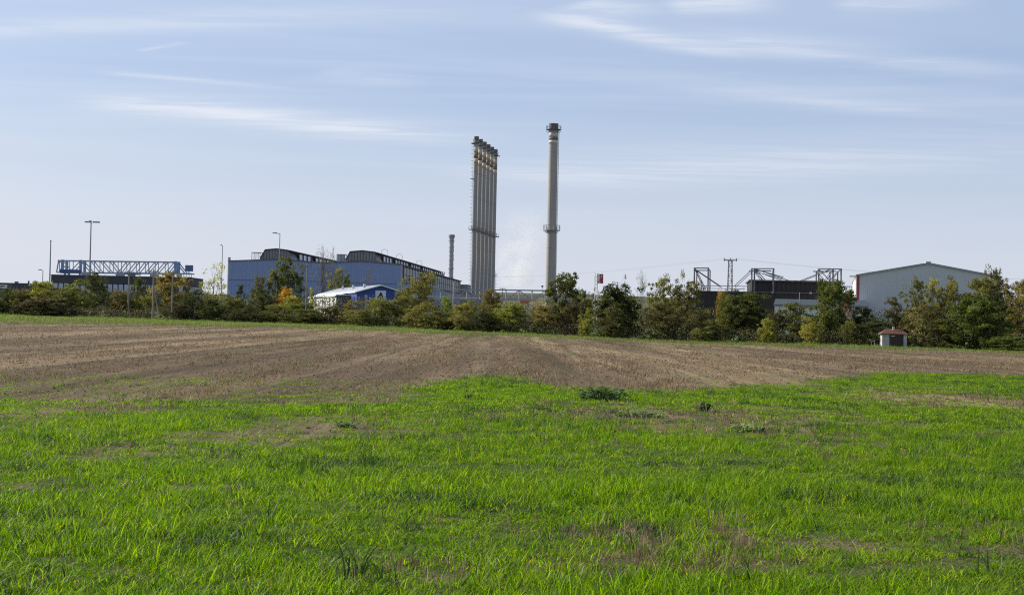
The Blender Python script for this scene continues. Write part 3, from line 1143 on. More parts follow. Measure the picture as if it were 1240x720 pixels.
# ------------------------------------------------------------------ dark plant with mast-hung roof on the right
def mast_plant():
    Y = 350.0
    root = root_at('plant_building', 'long dark brown plant building whose roof hangs from steel mast frames', 'building', 840, 355, Y, R(-7.2))
    P = lambda px, py, dy=0: loc(root, px, py, Y) + Vector((0, dy, 0))
    z1 = P(870, 353.2).z
    z2 = P(960, 341.3).z
    W = P(1037.5, 355).x
    D = 26
    MB().box(0.4, W, 0, D, 0, z1).build('lower_wall', M_MAROON, root)
    corrugated(MB(), .4, W, .2, lambda x: z1 - .05, 1.1, .1, -.01).build('lower_cladding', M_MAROON, root)
    MB().box(-.1, W + .1, -.3, D + .2, z1, z1 + .18).build('lower_roof', M_DKSTEEL, root)
    xa, xb = P(908, 345).x, P(1015, 345).x
    MB().box(xa, xb, .6, D - 2, z1 + .18, z2).build('upper_wall', M_MAROON, root)
    corrugated(MB(), xa, xb, z1 + .2, lambda x: z2 - .05, 1.1, .1, .59).build('upper_cladding', M_MAROON, root)
    MB().box(xa - .4, xb + .3, -.1, D - 1.5, z2, z2 + .3).build('upper_roof', M_DKSTEEL, root)
    # guard rail along the lower roof and right end
    rl = MB()
    zr = P(870, 346.0).z
    for dy in (0, D - 1):
        rl.tube((-.1, dy, zr), (xa - .5, dy, zr), .09, n=6)
    x = 0
    while x < xa - .5:
        rl.tube((x, 0, z1), (x, 0, zr), .05, n=4)
        x += 2.0
    rl.build('roof_rail', M_GALV, root)
    rl = MB()
    zr2 = P(1025, 347.3).z
    rl.tube((xb + .4, 0, zr2), (P(1035, 347).x, 0, zr2), .1, n=6)
    for px in (1020, 1027, 1034.5):
        q = P(px, 347).x
        rl.tube((q, 0, z1), (q, 0, zr2), .07, n=5)
    rl.build('roof_rail', M_GALV, root)
    # mast frames: pairs of posts front and back, top beams, sloping tie rods
    frames = [([841, 857.5], 324.4, z1, [(841, 325, 850.5, 345), (841, 325, 853, 351), (842, 326, 872, 346.5)]),
              ([909.5, 912.7, 935.3], 325.4, z1, [(909, 327, 889, 346), (913, 327, 922, 340), (914, 327, 927, 341), (915, 326.5, 958, 341.8), (912, 326, 947, 336)]),
              ([988.6, 1005.4, 1014.8], 326.3, z2, [(988, 332, 964, 341.5), (989, 327, 1003, 342), (1005, 328, 997, 341), (1014, 327, 1003, 340), (990, 331, 1004, 326.5)])]
    for posts, yt, zb, ties in frames:
        for j, px in enumerate(posts):
            q = P(px, yt)
            p_ = MB().tube((q.x, -.45, 0 if px < 850 else zb), (q.x, -.45, q.z), .20, n=8)
            p_.build('mast', M_MAST if px < 850 else M_MAST, root)
            b_ = MB().tube((q.x + .6, 14, zb), (q.x + .6, 14, q.z), .17, n=8)
            b_.build('mast', M_MAST, root)
            MB().beam((q.x, -.45, q.z - .1), (q.x + .6, 14, q.z - .1), .16).build('top_beam', M_MAST, root)
        q0, q1 = P(posts[0], yt), P(posts[-1], yt)
        for dy in (-.45, 14):
            MB().beam((q0.x - .2, dy, q0.z - .05), (q1.x + .2, dy, q1.z - .05), .24).build('top_beam', M_MAST, root)
        for (xa_, ya_, xb_, yb_) in ties:
            a, b = P(xa_, ya_), P(xb_, yb_)
            a.y = b.y = -.45
            b.z = max(b.z, z1 + .1)
            MB().tube(a, b, .10, n=6).build('tie_rod', M_MAST, root)
            a2, b2 = a.copy(), b.copy()
            a2.y = b2.y = 14
            a2.x += .6; b2.x += .6
            MB().tube(a2, b2, .08, n=6).build('tie_rod', M_MAST, root)
    for px in (934, 979):
        q = P(px, 353).x
        MB().box(q - .25, q + .25, -.42, -.3, z1 - .15, z1 + .35).build('floodlight', M_GALV, root)


mast_plant()


def low_white():
    Y = 300.0
    root = root_at('low_shed', 'long low pale shed with a grey roof edge below the dark plant', 'building', 938, 370, Y, R(-10.4))
    P = lambda px, py: loc(root, px, py, Y)
    W = P(1046, 370).x
    zt, zf = P(990, 362.8).z, P(990, 370.2).z
    MB().box(0, W, 0, 9, 0, zf).build('wall', M_WHITE, root)
    MB().prism([(-.25, zf), (W + .25, zf), (W - .1, zt), (.15, zt)], -.4, 9.2).build('roof', M_LGREY, root)
    MB().box(-.27, W + .27, -.46, -.405, zf - .12, zf + .1).build('roof_edge', M_DKSTEEL, root)
    q = P(967.5, 354)
    MB().tube((q.x, -.6, 0), (q.x, -.6, q.z), .09, .06, 8).build('vent_pipe', M_LGREY, root)
    for k in range(9):
        MB().box(1 + k * W / 9, 1.1 + k * W / 9, -.06, -.002, .2, zf - .15).build('wall_rib', M_LGREY, root)


low_white()


def grey_hall():
    Y = 300.0
    root = root_at('grey_hall', 'large plain grey gabled hall with a red stripe at its left corner', 'building', 1037.5, 340, Y, R(-12.5))
    P = lambda px, py: loc(root, px, py, Y)
    pk, el = P(1121, 320.2), P(1037.5, 333.6)
    W = pk.x * 2
    zr, ze = pk.z, el.z
    top = lambda x: ze + (zr - ze) * (1 - abs(x - W / 2) / (W / 2))
    L = 60
    MB().prism([(0, 0), (W, 0), (W, ze), (W / 2, zr), (0, ze)], .15, L).build('hall_body', M_WHITE, root)
    corrugated(MB(), .53, W, .2, lambda x: top(x) - .05, .42, .035, .13).build('gable_cladding', M_GREYH, root)
    MB().box(.02, .52, .05, .147, 6.2, ze + .0).build('red_stripe', M_REDTRIM, root)
    MB().box(.02, .52, .06, .147, 0, 6.2).build('corner_panel', M_WHITE, root)
    rf = MB()
    for (xa, za, xb, zb) in ((-.25, ze - .05, W / 2, zr + .02), (W / 2, zr + .02, W + .25, ze - .05)):
        rf.add([(xa, -.25, za), (xb, -.25, zb), (xb, L, zb), (xa, L, za), (xa, -.25, za + .28), (xb, -.25, zb + .28), (xb, L, zb + .28), (xa, L, za + .28)],
               [(0, 3, 2, 1), (4, 5, 6, 7), (0, 1, 5, 4), (3, 7, 6, 2), (0, 4, 7, 3), (1, 2, 6, 5)])
    rf.build('roof', mat('grey_roof_trim', (.30, .305, .31), .5, .1, .3), root)
    MB().box(-1.5, -.05, 1.0, 6, ze - .15, ze + .05).build('canopy', M_WHITE, root)
    MB().box(-.2, -.02, .3, L, 0, ze - .2).build('side_trim', M_WHITE, root)
    MB().box(W / 2 - .5, W / 2 + .5, -.3, L, zr + .25, zr + .5).build('ridge_cap', M_GREYH, root)


grey_hall()


# ------------------------------------------------------------------ tiled garden hut at the field edge
def hut():
    px = 1083
    x0 = at(px, 410, 186).x
    Y = float(edge_y(x0)) - 1.0
    root = root_at('garden_hut', 'small white hut with a red tiled roof at the field edge', 'hut', px, 410, Y, R(-7))
    g = root.location.z
    P = lambda a, b: loc(root, a, b, Y)
    w = 1.5
    ze = P(1083, 404.2).z
    zr = ze + .62
    D = 2.6
    MB().box(-w, w, .06, D, -.1, ze).build('wall', M_PLASTER, root)
    MB().box(-w - .02, -.62, 0, .055, 0, ze - .05).build('white_panel', M_PLASTER, root)
    dr = MB().box(-.6, 1.10, -.01, .05, 0, ze - .1).build('door', M_DOOR, root)
    for k in range(9):
        MB().box(-.58 + k * .186, -.58 + k * .186 + .165, -.045, -.012, .02, ze - .14).build('plank', M_DOOR, dr)
    MB().box(-.4, .05, -.08, -.05, ze - .32, ze - .22).build('house_plate', M_WHITE, dr)
    MB().box(1.14, w + .04, -.12, .055, 0, ze - .02).build('pillar', M_PLASTER, root)
    # hipped roof laid in tile courses
    nr = 6
    ov = .3
    a = (-w - ov, -ov, w + ov, D + ov)
    ridge = (-.75, D / 2, .75, D / 2)
    MB().add([(a[0], a[1], ze - .03), (a[2], a[1], ze - .03), (a[2], a[3], ze - .03), (a[0], a[3], ze - .03), (ridge[0], ridge[1], zr - .04), (ridge[2], ridge[3], zr - .04)],
             [(0, 1, 5, 4), (1, 2, 5), (2, 3, 4, 5), (3, 0, 4), (0, 3, 2, 1)]).build('roof', M_TILE, root)
    rt = root.children[-1] if root.children else root
    roof = [c for c in bpy.data.objects if c.parent == root and c.name.startswith('roof')][0]
    for k in range(nr):
        t0, t1 = k / nr, (k + 1) / nr
        lo = [a[0] + (ridge[0] - a[0]) * t0, a[2] + (ridge[2] - a[2]) * t0, a[1] + (ridge[1] - a[1]) * t0, a[3] + (ridge[1] - a[3]) * t0, ze + (zr - ze) * t0]
        hi = [a[0] + (ridge[0] - a[0]) * t1, a[2] + (ridge[2] - a[2]) * t1, a[1] + (ridge[1] - a[1]) * t1, a[3] + (ridge[1] - a[3]) * t1, ze + (zr - ze) * t1]
        e = .05
        MB().add([(lo[0], lo[2], lo[4] + e), (lo[1], lo[2], lo[4] + e), (hi[1], hi[2], hi[4] + .01), (hi[0], hi[2], hi[4] + .01),
                  (lo[0], lo[2], lo[4] - .02), (lo[1], lo[2], lo[4] - .02),
                  (lo[1], lo[3], lo[4] + e), (lo[0], lo[3], lo[4] + e), (hi[1], hi[3], hi[4] + .01), (hi[0], hi[3], hi[4] + .01),
                  (lo[1], lo[3], lo[4] - .02), (lo[0], lo[3], lo[4] - .02)],
                 [(0, 1, 2, 3), (0, 4, 5, 1), (1, 6, 8, 2), (6, 7, 9, 8), (7, 0, 3, 9), (1, 5, 10, 6), (6, 10, 11, 7), (7, 11, 4, 0)]).build('tile_course', M_TILE, roof)
    MB().box(-.12, .12, D / 2 - .5, D / 2 - .26, zr - .3, zr + .35).build('flue', M_PLASTER, roof)
    MB().box(-w - .45, -w - .02, -.1, .1, ze - .12, ze - .04).build('eave_gutter', M_WHITE, roof)
    # gate frame left of the hut
    gf = root_at('gate_frame', 'low pale tubular gate frame left of the hut', 'gate', 1055, 415, Y + .6)
    for k, (xx, h) in enumerate(((0, .75), (.45, .95))):
        MB().tube((xx, 0, 0), (xx, 0, h), .035, n=6).build('post', M_GALV, gf)
    MB().tube((0, 0, .75), (.45, 0, .75), .03, n=6).build('top_bar', M_GALV, gf)


hut()


# ------------------------------------------------------------------ poles, lamps, pylons, signs
def pole_root(name, label, cat, px, pyt, Y, group=None):
    r = root_at(name, label, cat, px, pyt, Y, 0, group)
    return r, at(px, pyt, Y).z - r.location.z


def util_pole(px, pyt, Y, label):
    r, H = pole_root('utility_pole', label, 'pole', px, pyt, Y, 'wooden utility poles')
    MB().tube((0, 0, -.2), (0, 0, H), .17, .11, 10).build('pole', M_WOOD, r)
    ca = MB().box(-.75, .75, -.1, .1, H - .45, H - .3).build('crossarm', M_WOOD, r)
    for k in (-.65, 0, .65):
        MB().lathe([(.05, H - .3), (.07, H - .2), (.03, H - .12), (.07, H - .08), (.02, H)], 8, k, 0).build('insulator', M_INSUL, ca)
    return r, H


pA_ = util_pole(156.5, 328, 238, 'thin wooden utility pole before the office windows')
pB_ = util_pole(186.3, 326, 229.5, 'wooden utility pole with brace standing at the field edge')
pC_ = util_pole(209.5, 327, 230.5, 'dark wooden utility pole beside the orange tree')
pD_ = util_pole(372, 319.5, 231, 'wooden utility pole with crossarm before the left blue hall')
MB().tube((1.2, -.1, 0), (.05, 0, pB_[1] * .62), .10, .08, 8).build('brace', M_WOOD, pB_[0])


def street_lamp(px, pyt, Y, arm_px, label, name='street_lamp', drop=.15):
    r, H = pole_root(name, label, 'street lamp', px, pyt, Y)
    a = arm_px * Y / F
    MB().tube((0, 0, 0), (0, 0, H), .12, .07, 10).build('pole', M_GALV, r)
    MB().tube((0, 0, H - .05), (a * .45, 0, H + .02), .06, n=6).build('arm', M_GALV, r)
    h = MB()
    h.add([(a * .4, -.16, H - .06), (a, -.10, H + .0), (a, .10, H + .0), (a * .4, .16, H - .06), (a * .4, -.13, H + .18), (a, -.06, H + .16), (a, .06, H + .16), (a * .4, .13, H + .18)],
          [(0, 1, 2, 3), (4, 7, 6, 5), (0, 4, 5, 1), (3, 2, 6, 7), (0, 3, 7, 4), (1, 5, 6, 2)])
    h.build('lamp_head', M_LGREY, r)
    return r, H


street_lamp(339, 282.6, 262, -9, 'tall street lamp with one long arm before the left blue hall')
street_lamp(269.5, 297, 300, -2.6, 'slim street lamp with short head left of the blue halls')
street_lamp(52, 327, 300, -5.5, 'small street lamp at far left near the bare pole')

r, H = pole_root('floodlight_mast', 'tall floodlight mast with a wide crossbar above the crane', 'floodlight mast', 110.3, 269, 338)
MB().tube((0, 0, 0), (0, 0, H), .24, .13, 10).build('pole', M_GALV, r)
cb = MB().box(-1.35, 2.05, -.12, .12, H - .12, H + .02).build('crossbar', M_GALV, r)
for k in (-1.2, -.65, .7, 1.25, 1.8):
    MB().add([(k - .25, -.35, H + .05), (k + .25, -.35, H + .05), (k + .25, .2, H - .05), (k - .25, .2, H - .05), (k - .2, -.3, H + .22), (k + .2, -.3, H + .22), (k + .2, .15, H + .2), (k - .2, .15, H + .2)],
             [(0, 3, 2, 1), (4, 5, 6, 7), (0, 1, 5, 4), (1, 2, 6, 5), (2, 3, 7, 6), (3, 0, 4, 7)]).build('floodlight', M_LGREY, cb)
MB().box(-.45, .1, -.15, .15, H + .0, H + .4).build('lamp_box', M_LGREY, cb)

r, H = pole_root('mast_pole', 'plain bare grey mast left of the crane', 'pole', 61.5, 291, 330)
MB().tube((0, 0, 0), (0, 0, H - .3), .20, .12, 10).build('pole', M_GALV, r)
MB().tube((0, 0, H - .3), (0, 0, H), .16, .16, 8).build('finial', M_DKSTEEL, r)

r, H = pole_root('steel_post', 'pale steel post beside the pipe bridge below the short stack', 'pole', 549.5, 340, 318)
MB().tube((0, 0, 0), (0, 0, H), .16, .14, 8).build('pole', M_LGREY, r)
MB().box(-.5, .5, -.1, .1, H - .1, H + .05).build('crossarm', M_LGREY, r)

r, H = pole_root('signal_post', 'thin post with a flat crossbar right of the six chimneys', 'pole', 608.5, 349, 340)
MB().tube((0, 0, 0), (0, 0, H), .10, .08, 8).build('pole', M_DKSTEEL, r)
MB().box(-.8, .8, -.1, .1, H - .12, H + .03).build('crossbar', M_DKSTEEL, r)

r, H = pole_root('pole_lamp', 'thin pole with a small dark lamp left of the tall chimney', 'street lamp', 656.8, 345.6, 318)
MB().tube((0, 0, 0), (0, 0, H - .3), .06, .05, 8).build('pole', M_GALV, r)
MB().box(-.22, .22, -.2, .2, H - .35, H + .02).build('lamp_head', M_DKSTEEL, r)

# orange sign on two legs
Ysg = 262.0
r = root_at('orange_sign', 'small orange board on two posts behind the hedge', 'sign', 634.5, 366, Ysg)
p0, p1 = loc(r, 630.0, 363.6, Ysg), loc(r, 640.0, 368.0, Ysg)
MB().box(p0.x, p1.x, -.05, .05, p1.z, p0.z).build('board', M_ORANGE, r)
for k in (p0.x + .3, p1.x - .3):
    MB().tube((k, .1, 0), (k, .1, p0.z), .06, n=6).build('post', M_LGREY, r)

# advertising mast with a red and white board
Ya = 300.0
r, H = pole_root('sign_mast', 'white lattice mast carrying a red and white board', 'sign', 722.0, 330.5, Ya)
ms = MB()
for (a, b) in ((-.28, -.28), (.28, -.28), (.28, .28), (-.28, .28)):
    ms.tube((a * 1.3, b * 1.3, 0), (a * .8, b * .8, H), .075, n=6)
k = .4
while k < H - .8:
    for s in (-1, 1):
        ms.beam((-.3 * s, -.3, k), (.3 * s, -.3, k + .7), .05)
        ms.beam((-.3, -.3 * s, k), (-.3, .3 * s, k + .7), .05)
    k += .75
ms.build('mast', M_WHITE, r)
b0, b1 = loc(r, 722.8, 331.6, Ya), loc(r, 730.2, 343.2, Ya)
bd = MB().box(b0.x, b1.x, -.55, .55, b1.z, b0.z).build('board', M_WHITE, r)
wd = b1.x - b0.x; hd = b0.z - b1.z
MB().prism([(b0.x + wd * .58, b1.z + hd * .02), (b1.x - .02, b1.z + hd * .02), (b1.x - .02, b0.z - .02), (b0.x + wd * .5, b0.z - .02),
            (b0.x + wd * .42, b0.z - hd * .18), (b0.x + wd * .55, b0.z - hd * .45), (b0.x + wd * .35, b0.z - hd * .66)], -.585, -.555).build('red_panel', M_SIGNRED, bd)
MB().box(b0.x + wd * .66, b0.x + wd * .82, -.61, -.588, b0.z - hd * .33, b0.z - hd * .16).build('emblem', M_WHITE, bd)
MB().box(b0.x + .1, b0.x + wd * .35, -.575, -.555, b1.z + hd * .12, b1.z + hd * .2).build('print_line', M_SIGNRED, bd)
rb = MB()
rb.beam((0, 0, H * .62), (-.9, 0, H * .42), .05); rb.beam((0, 0, H * .62), (1.1, 0, H * .42), .05)
rb.build('guy_struts', M_WHITE, r)


def pylon(x, Y, H, label):
    r = thing('power_pylon', label, 'pylon', (x, Y, gz(x, Y)))
    H -= r.location.z
    b, t = .75, .42
    lg = MB()
    for sx, sy in ((-1, -1), (1, -1), (1, 1), (-1, 1)):
        lg.beam((sx * b, sy * b, 0), (sx * t, sy * t, H - .4), .13)
    lg.build('corner_angles', M_DKSTEEL, r)
    br = MB()
    nb = 14
    for k in range(nb):
        z0, z1 = (H - .4) * k / nb, (H - .4) * (k + 1) / nb
        w0 = b + (t - b) * k / nb; w1 = b + (t - b) * (k + 1) / nb
        for s in (-1, 1):
            br.beam((-w0, s * w0, z0), (w0, s * w0, z0), .07)
            br.beam((s * w0, -w0, z0), (s * w0, w0, z0), .07)
            if k % 2:
                br.beam((-w0, s * w0, z0), (w1, s * w1, z1), .055); br.beam((s * w0, -w0, z0), (s * w1, w1, z1), .055)
            else:
                br.beam((w0, s * w0, z0), (-w1, s * w1, z1), .055); br.beam((s * w0, w0, z0), (s * w1, -w1, z1), .055)
    br.build('lattice', M_DKSTEEL, r)
    ca = MB()
    ca.add([(-1.75, -.12, H - .2), (-.4, -.35, H - .42), (.4, -.35, H - .42), (1.75, -.12, H - .2), (1.75, .12, H - .2), (.4, .35, H - .42), (-.4, .35, H - .42), (-1.75, .12, H - .2),
            (-1.7, -.1, H - .08), (1.7, -.1, H - .08), (1.7, .1, H - .08), (-1.7, .1, H - .08)],
           [(0, 1, 2, 3, 9, 8), (4, 5, 6, 7, 11, 10), (0, 7, 6, 1), (1, 6, 5, 2), (2, 5, 4, 3), (8, 9, 10, 11), (0, 8, 11, 7), (3, 4, 10, 9)])
    c = ca.build('crossarm', M_DKSTEEL, r)
    for k in (-1.55, 0, 1.55):
        MB().lathe([(.04, H - .45), (.16, H - .4), (.16, H - .22), (.05, H - .1), (.1, H + .05), (.1, H + .25), (.02, H + .4)], 8, k, 0).build('insulator', M_INSUL, c)
    return [Vector((x + k, Y, r.location.z + H + .35)) for k in (-1.55, 0, 1.55)]


pp = at(884.5, 314, 372)
W1 = pylon(pp.x, 372, pp.z, 'dark lattice power pylon with a flat crossarm between the mast frames')
p2 = at(596, 337, 600)
W0 = pylon(p2.x - 4, 600, p2.z, 'distant lattice power pylon hidden behind the six chimneys')
p3 = at(1330, 341, 360)
W2 = pylon(p3.x, 360, p3.z, 'lattice power pylon beyond the right edge of the view')


def wire(a, b, sag, label, r=.022):
    n = 24
    mb = MB()
    pts = [a.lerp(b, i / n) - Vector((0, 0, sag * 4 * (i / n) * (1 - i / n))) for i in range(n + 1)]
    for p, q in zip(pts, pts[1:]):
        mb.tube(p, q, r, n=4, cap=False)
    return tag(mb.build('power_line', M_WIRE, None), label, 'power line', 'overhead wires')


for i, nm in enumerate(('left', 'middle', 'right')):
    wire(W1[i], W0[i], 1.2, 'thin overhead wire running left from the %s insulator of the lattice pylon' % nm, .010)
    wire(W1[i], W2[i], 1.4, 'thin overhead wire running right from the %s insulator of the lattice pylon' % nm, .010)

# ------------------------------------------------------------------ vegetation: materials
def leaf_mat(name, tint=(1, 1, 1), use_obj=True, trans=.45):
    mt, n, l, b = mk_mat(name)
    at_ = N(n, 'ShaderNodeAttribute', attribute_name='tone')
    mul = N(n, 'ShaderNodeMixRGB', blend_type='MULTIPLY')
    mul.inputs[0].default_value = 1
    l.new(at_.outputs['Color'], mul.inputs[1])
    if use_obj:
        oi = N(n, 'ShaderNodeObjectInfo')
        l.new(oi.outputs['Color'], mul.inputs[2])
    else:
        mul.inputs[2].default_value = tint + (1,)
    l.new(mul.outputs[0], b.inputs['Base Color'])
    b.inputs['Roughness'].default_value = .65
    b.inputs['Specular IOR Level'].default_value = .25
    tr = N(n, 'ShaderNodeBsdfTranslucent')
    br = N(n, 'ShaderNodeMixRGB', blend_type='MULTIPLY')
    br.inputs[0].default_value = 1
    l.new(mul.outputs[0], br.inputs[1])
    br.inputs[2].default_value = (1.5, 1.5, .7, 1)
    l.new(br.outputs[0], tr.inputs[0])
    mx = N(n, 'ShaderNodeMixShader')
    mx.inputs[0].default_value = trans
    l.new(b.outputs[0], mx.inputs[1]); l.new(tr.outputs[0], mx.inputs[2])
    out = [k for k in n if k.type == 'OUTPUT_MATERIAL'][0]
    l.new(mx.outputs[0], out.inputs[0])
    return mt


M_LEAF = leaf_mat('leaves')
M_BARK = mat('bark', (.085, .070, .055), .9, .3, 3)
M_BARKP = mat('pale_bark', (.20, .17, .14), .9, .3, 3)


def np_mesh(name, co, fa, tone=None, material=None):
    me = bpy.data.meshes.new(name)
    co = np.ascontiguousarray(co, np.float32); fa = np.ascontiguousarray(fa, np.int32)
    k = fa.shape[1]
    me.vertices.add(len(co)); me.vertices.foreach_set('co', co.ravel())
    me.loops.add(fa.size); me.loops.foreach_set('vertex_index', fa.ravel())
    me.polygons.add(len(fa))
    me.polygons.foreach_set('loop_start', np.arange(0, fa.size, k, dtype=np.int32))
    me.polygons.foreach_set('loop_total', np.full(len(fa), k, np.int32))
    me.update(calc_edges=True)
    if tone is not None:
        ca = me.color_attributes.new('tone', 'FLOAT_COLOR', 'POINT')
        t = np.ones((len(co), 4), np.float32); t[:, :3] = tone
        ca.data.foreach_set('color', t.ravel())
    if material:
        me.materials.append(material)
    return me


def leaf_quads(P, size, tone, flat=.0):
    """one diamond leaf spray per point, random orientation"""
    n = len(P)
    a = rng.normal(size=(n, 3)); a[:, 2] *= (1 - flat); a /= np.linalg.norm(a, axis=1)[:, None]
    b = rng.normal(size=(n, 3)); b -= a * (a * b).sum(1)[:, None]; b /= np.linalg.norm(b, axis=1)[:, None]
    s = size * rng.uniform(.6, 1.35, n)[:, None]
    w = s * rng.uniform(.38, .62, n)[:, None]
    co = np.stack([P - a * s * .5, P + b * w * .5, P + a * s * .5, P - b * w * .5], 1).reshape(-1, 3)
    fa = np.arange(4 * n).reshape(n, 4)
    tn = np.repeat(tone, 4, axis=0)
    return co, fa, tn


def profile(shape, t):
    if shape == 'round':
        return np.sqrt(np.clip(1 - (2 * t - 1) ** 2, 0, 1)) * .95 + .05
    if shape == 'dome':
        return np.sqrt(np.clip(1 - t ** 2.2, 0, 1)) * (.82 + .18 * np.clip(t * 4, 0, 1))
    if shape == 'cone':
        return np.clip(1.03 - t, 0, 1) ** .8 * np.clip(t * 6 + .4, 0, 1)
    if shape == 'oval':
        return np.clip(1 - np.abs(2 * t - 1) ** 2.6, 0, 1) ** .6
    if shape == 'column':
        return np.clip(np.sin(np.pi * np.clip(t * .96 + .02, 0, 1)) * 1.25, 0, 1) ** .5 * (1 - .3 * t)
    return np.ones_like(t)


def make_crown(seed, shape, z0, nclump, nleaf, csize, lsize, shell=.45, top_light=0.0):
    r = np.random.default_rng(seed)
    C, LB = [], []
    nl = 15 if nleaf > 3000 else 8
    for k in range(nl):                                 # uneven lobes make up the outline
        t = (k + r.uniform(.1, .9)) / nl
        a = r.uniform(0, 2 * np.pi)
        pr = profile(shape, np.array([t]))[0] * .5
        rad = max(.13, pr * r.uniform(.42, .72)) if nleaf < 12000 else max(.20, pr * r.uniform(.55, .85))
        q = max(0, pr - rad * .75) * r.uniform(.5, 1.25)
        zc = z0 + (1 - z0) * t * .97
        zc = min(max(zc, z0 + rad * .3), 1.0 - rad * r.uniform(.35, .8))
        LB.append((math.cos(a) * q, math.sin(a) * q, zc, rad, r.uniform(.7, 1.25), r.uniform(0, 1), r.uniform(.75, 1.25)))
    wts = np.array([b[3] ** 2 for b in LB]); wts /= wts.sum()
    while len(C) < nclump:
        b = LB[r.choice(nl, p=wts)]
        d = r.normal(size=3); d /= np.linalg.norm(d)
        q = b[3] * (shell + (1 - shell) * r.uniform(0, 1) ** .6)
        if r.uniform() < .05:
            q *= 1.35                                   # a stray spray
        x, y, z = b[0] + d[0] * q, b[1] + d[1] * q, b[2] + d[2] * q * b[6]
        if z < .0 or z > 1.03:
            continue
        C.append((x, y, z, r.uniform(.5, 1.3), b[4] * r.uniform(.78, 1.22), .6 * b[5] + .4 * r.uniform(0, 1)))
    C = np.array(C)
    idx = r.integers(0, nclump, nleaf)
    d = r.normal(size=(nleaf, 3)); d /= np.linalg.norm(d, axis=1)[:, None]
    rad = r.uniform(0, 1, nleaf) ** .5 * csize * C[idx, 3]
    P = C[idx, :3] + d * rad[:, None] * np.array([1.0, 1.0, .62])
    P[:, 2] = np.clip(P[:, 2], .005, 1.08)
    val = C[idx, 4] * r.uniform(.62, 1.38, nleaf)
    hue = C[idx, 5][:, None] * .25 + r.uniform(0, 1, nleaf)[:, None] * .2
    tone = val[:, None] * (np.array([1.0, 1.0, 1.0]) + hue * np.array([.30, .04, -.2]))
    co, fa, tn = leaf_quads(P, lsize, tone, .1)
    return np_mesh('crown', co, fa, tn, M_LEAF), C


def grow(seed, height, spread, levels, n0, r0, z_first=.25, up=.6):
    """tapering trunk with limbs; returns list of segments p,q,r0,r1"""
    r = random.Random(seed)
    segs = []

    def branch(p, d, L, rad, lev):
        n = 4 if lev == 0 else 3
        pts = [p]
        for i in range(n):
            d = (d + Vector((r.uniform(-1, 1), r.uniform(-1, 1), r.uniform(-.3, .6))) * (.10 if lev == 0 else .22)).normalized()
            pts.append(pts[-1] + d * (L / n))
        for i in range(n):
            segs.append((pts[i], pts[i + 1], rad * (1 - .72 * i / n), rad * (1 - .72 * (i + 1) / n)))
        if lev >= levels:
            return
        k = n0 if lev == 0 else r.randint(3, 5)
        for j in range(k):
            f = z_first + (1 - z_first) * (j + r.uniform(.2, .8)) / k if lev == 0 else r.uniform(.3, .97)
            f = min(f, .98)
            i = min(n - 1, int(f * n))
            b = pts[i].lerp(pts[i + 1], f * n - i)
            a = r.uniform(0, 2 * math.pi)
            dd = (Vector((math.cos(a), math.sin(a), up * r.uniform(.6, 1.5)))).normalized()
            dd = (dd + d * .35).normalized()
            branch(b, dd, L * (spread * (1.15 - .55 * f) if lev == 0 else r.uniform(.4, .6)), rad * (.42 if lev == 0 else .5) * (1 - .4 * f), lev + 1)
    branch(Vector((0, 0, -.01)), Vector((r.uniform(-.05, .05), r.uniform(-.05, .05), 1)), height, r0, 0)
    return segs


def seg_mesh(name, segs, material, n=4, rmin=.0):
    mb = MB()
    for (p, q, a, b) in segs:
        mb.tube(p, q, max(a, rmin), max(b, rmin * .7), n if a > .008 else 3, cap=False)
    me = bpy.data.meshes.new(name)
    me.from_pydata(mb.v, [], mb.f)
    me.materials.append(material)
    me.update()
    return me


PROTO = {}


def protos():
    s = 100
    for kind, cnt, args in (
            ('round', 3, dict(shape='round', z0=.16, nclump=210, nleaf=11000, csize=.085, lsize=.036, shell=.35)),
            ('dome', 4, dict(shape='dome', z0=.02, nclump=240, nleaf=11500, csize=.085, lsize=.036, shell=.4)),
            ('oval', 3, dict(shape='oval', z0=.12, nclump=210, nleaf=10500, csize=.085, lsize=.033, shell=.3)),
            ('cone', 2, dict(shape='cone', z0=.05, nclump=180, nleaf=9000, csize=.08, lsize=.033, shell=.35)),
            ('column', 2, dict(shape='column', z0=.10, nclump=160, nleaf=5600, csize=.09, lsize=.036, shell=.3)),
            ('thin', 3, dict(shape='oval', z0=.12, nclump=70, nleaf=1500, csize=.10, lsize=.036, shell=.35)),
            ('shaggy', 3, dict(shape='oval', z0=.04, nclump=260, nleaf=17000, csize=.095, lsize=.037, shell=.3))):
        PROTO[kind] = []
        for k in range(cnt):
            s += 1
            me, C = make_crown(s, **args)
            bush = kind in ('dome', 'shaggy')
            tr = grow(s, .80 if not bush else .6, .42 if kind != 'column' else .22, 2, 9, .020 if not bush else .016, .18, .7)
            PROTO[kind].append((me, seg_mesh('trunk', tr, M_BARK)))
    PROTO['bare'] = []
    for k in range(3):
        s += 1
        tr = grow(s, .86, .40, 1, 12, .016, .22, .9)
        tw = grow(s, .86, .40, 3, 12, .016, .22, .9)
        tw = [q for q in tw if q[2] < .0065]
        me, C = make_crown(s, 'oval', .25, 60, 260, .10, .026, .4)
        PROTO['bare'].append((me, seg_mesh('trunk', tr, M_BARKP), seg_mesh('twigs', tw, M_BARKP, 3, .0013)))


protos()
_pc = {}


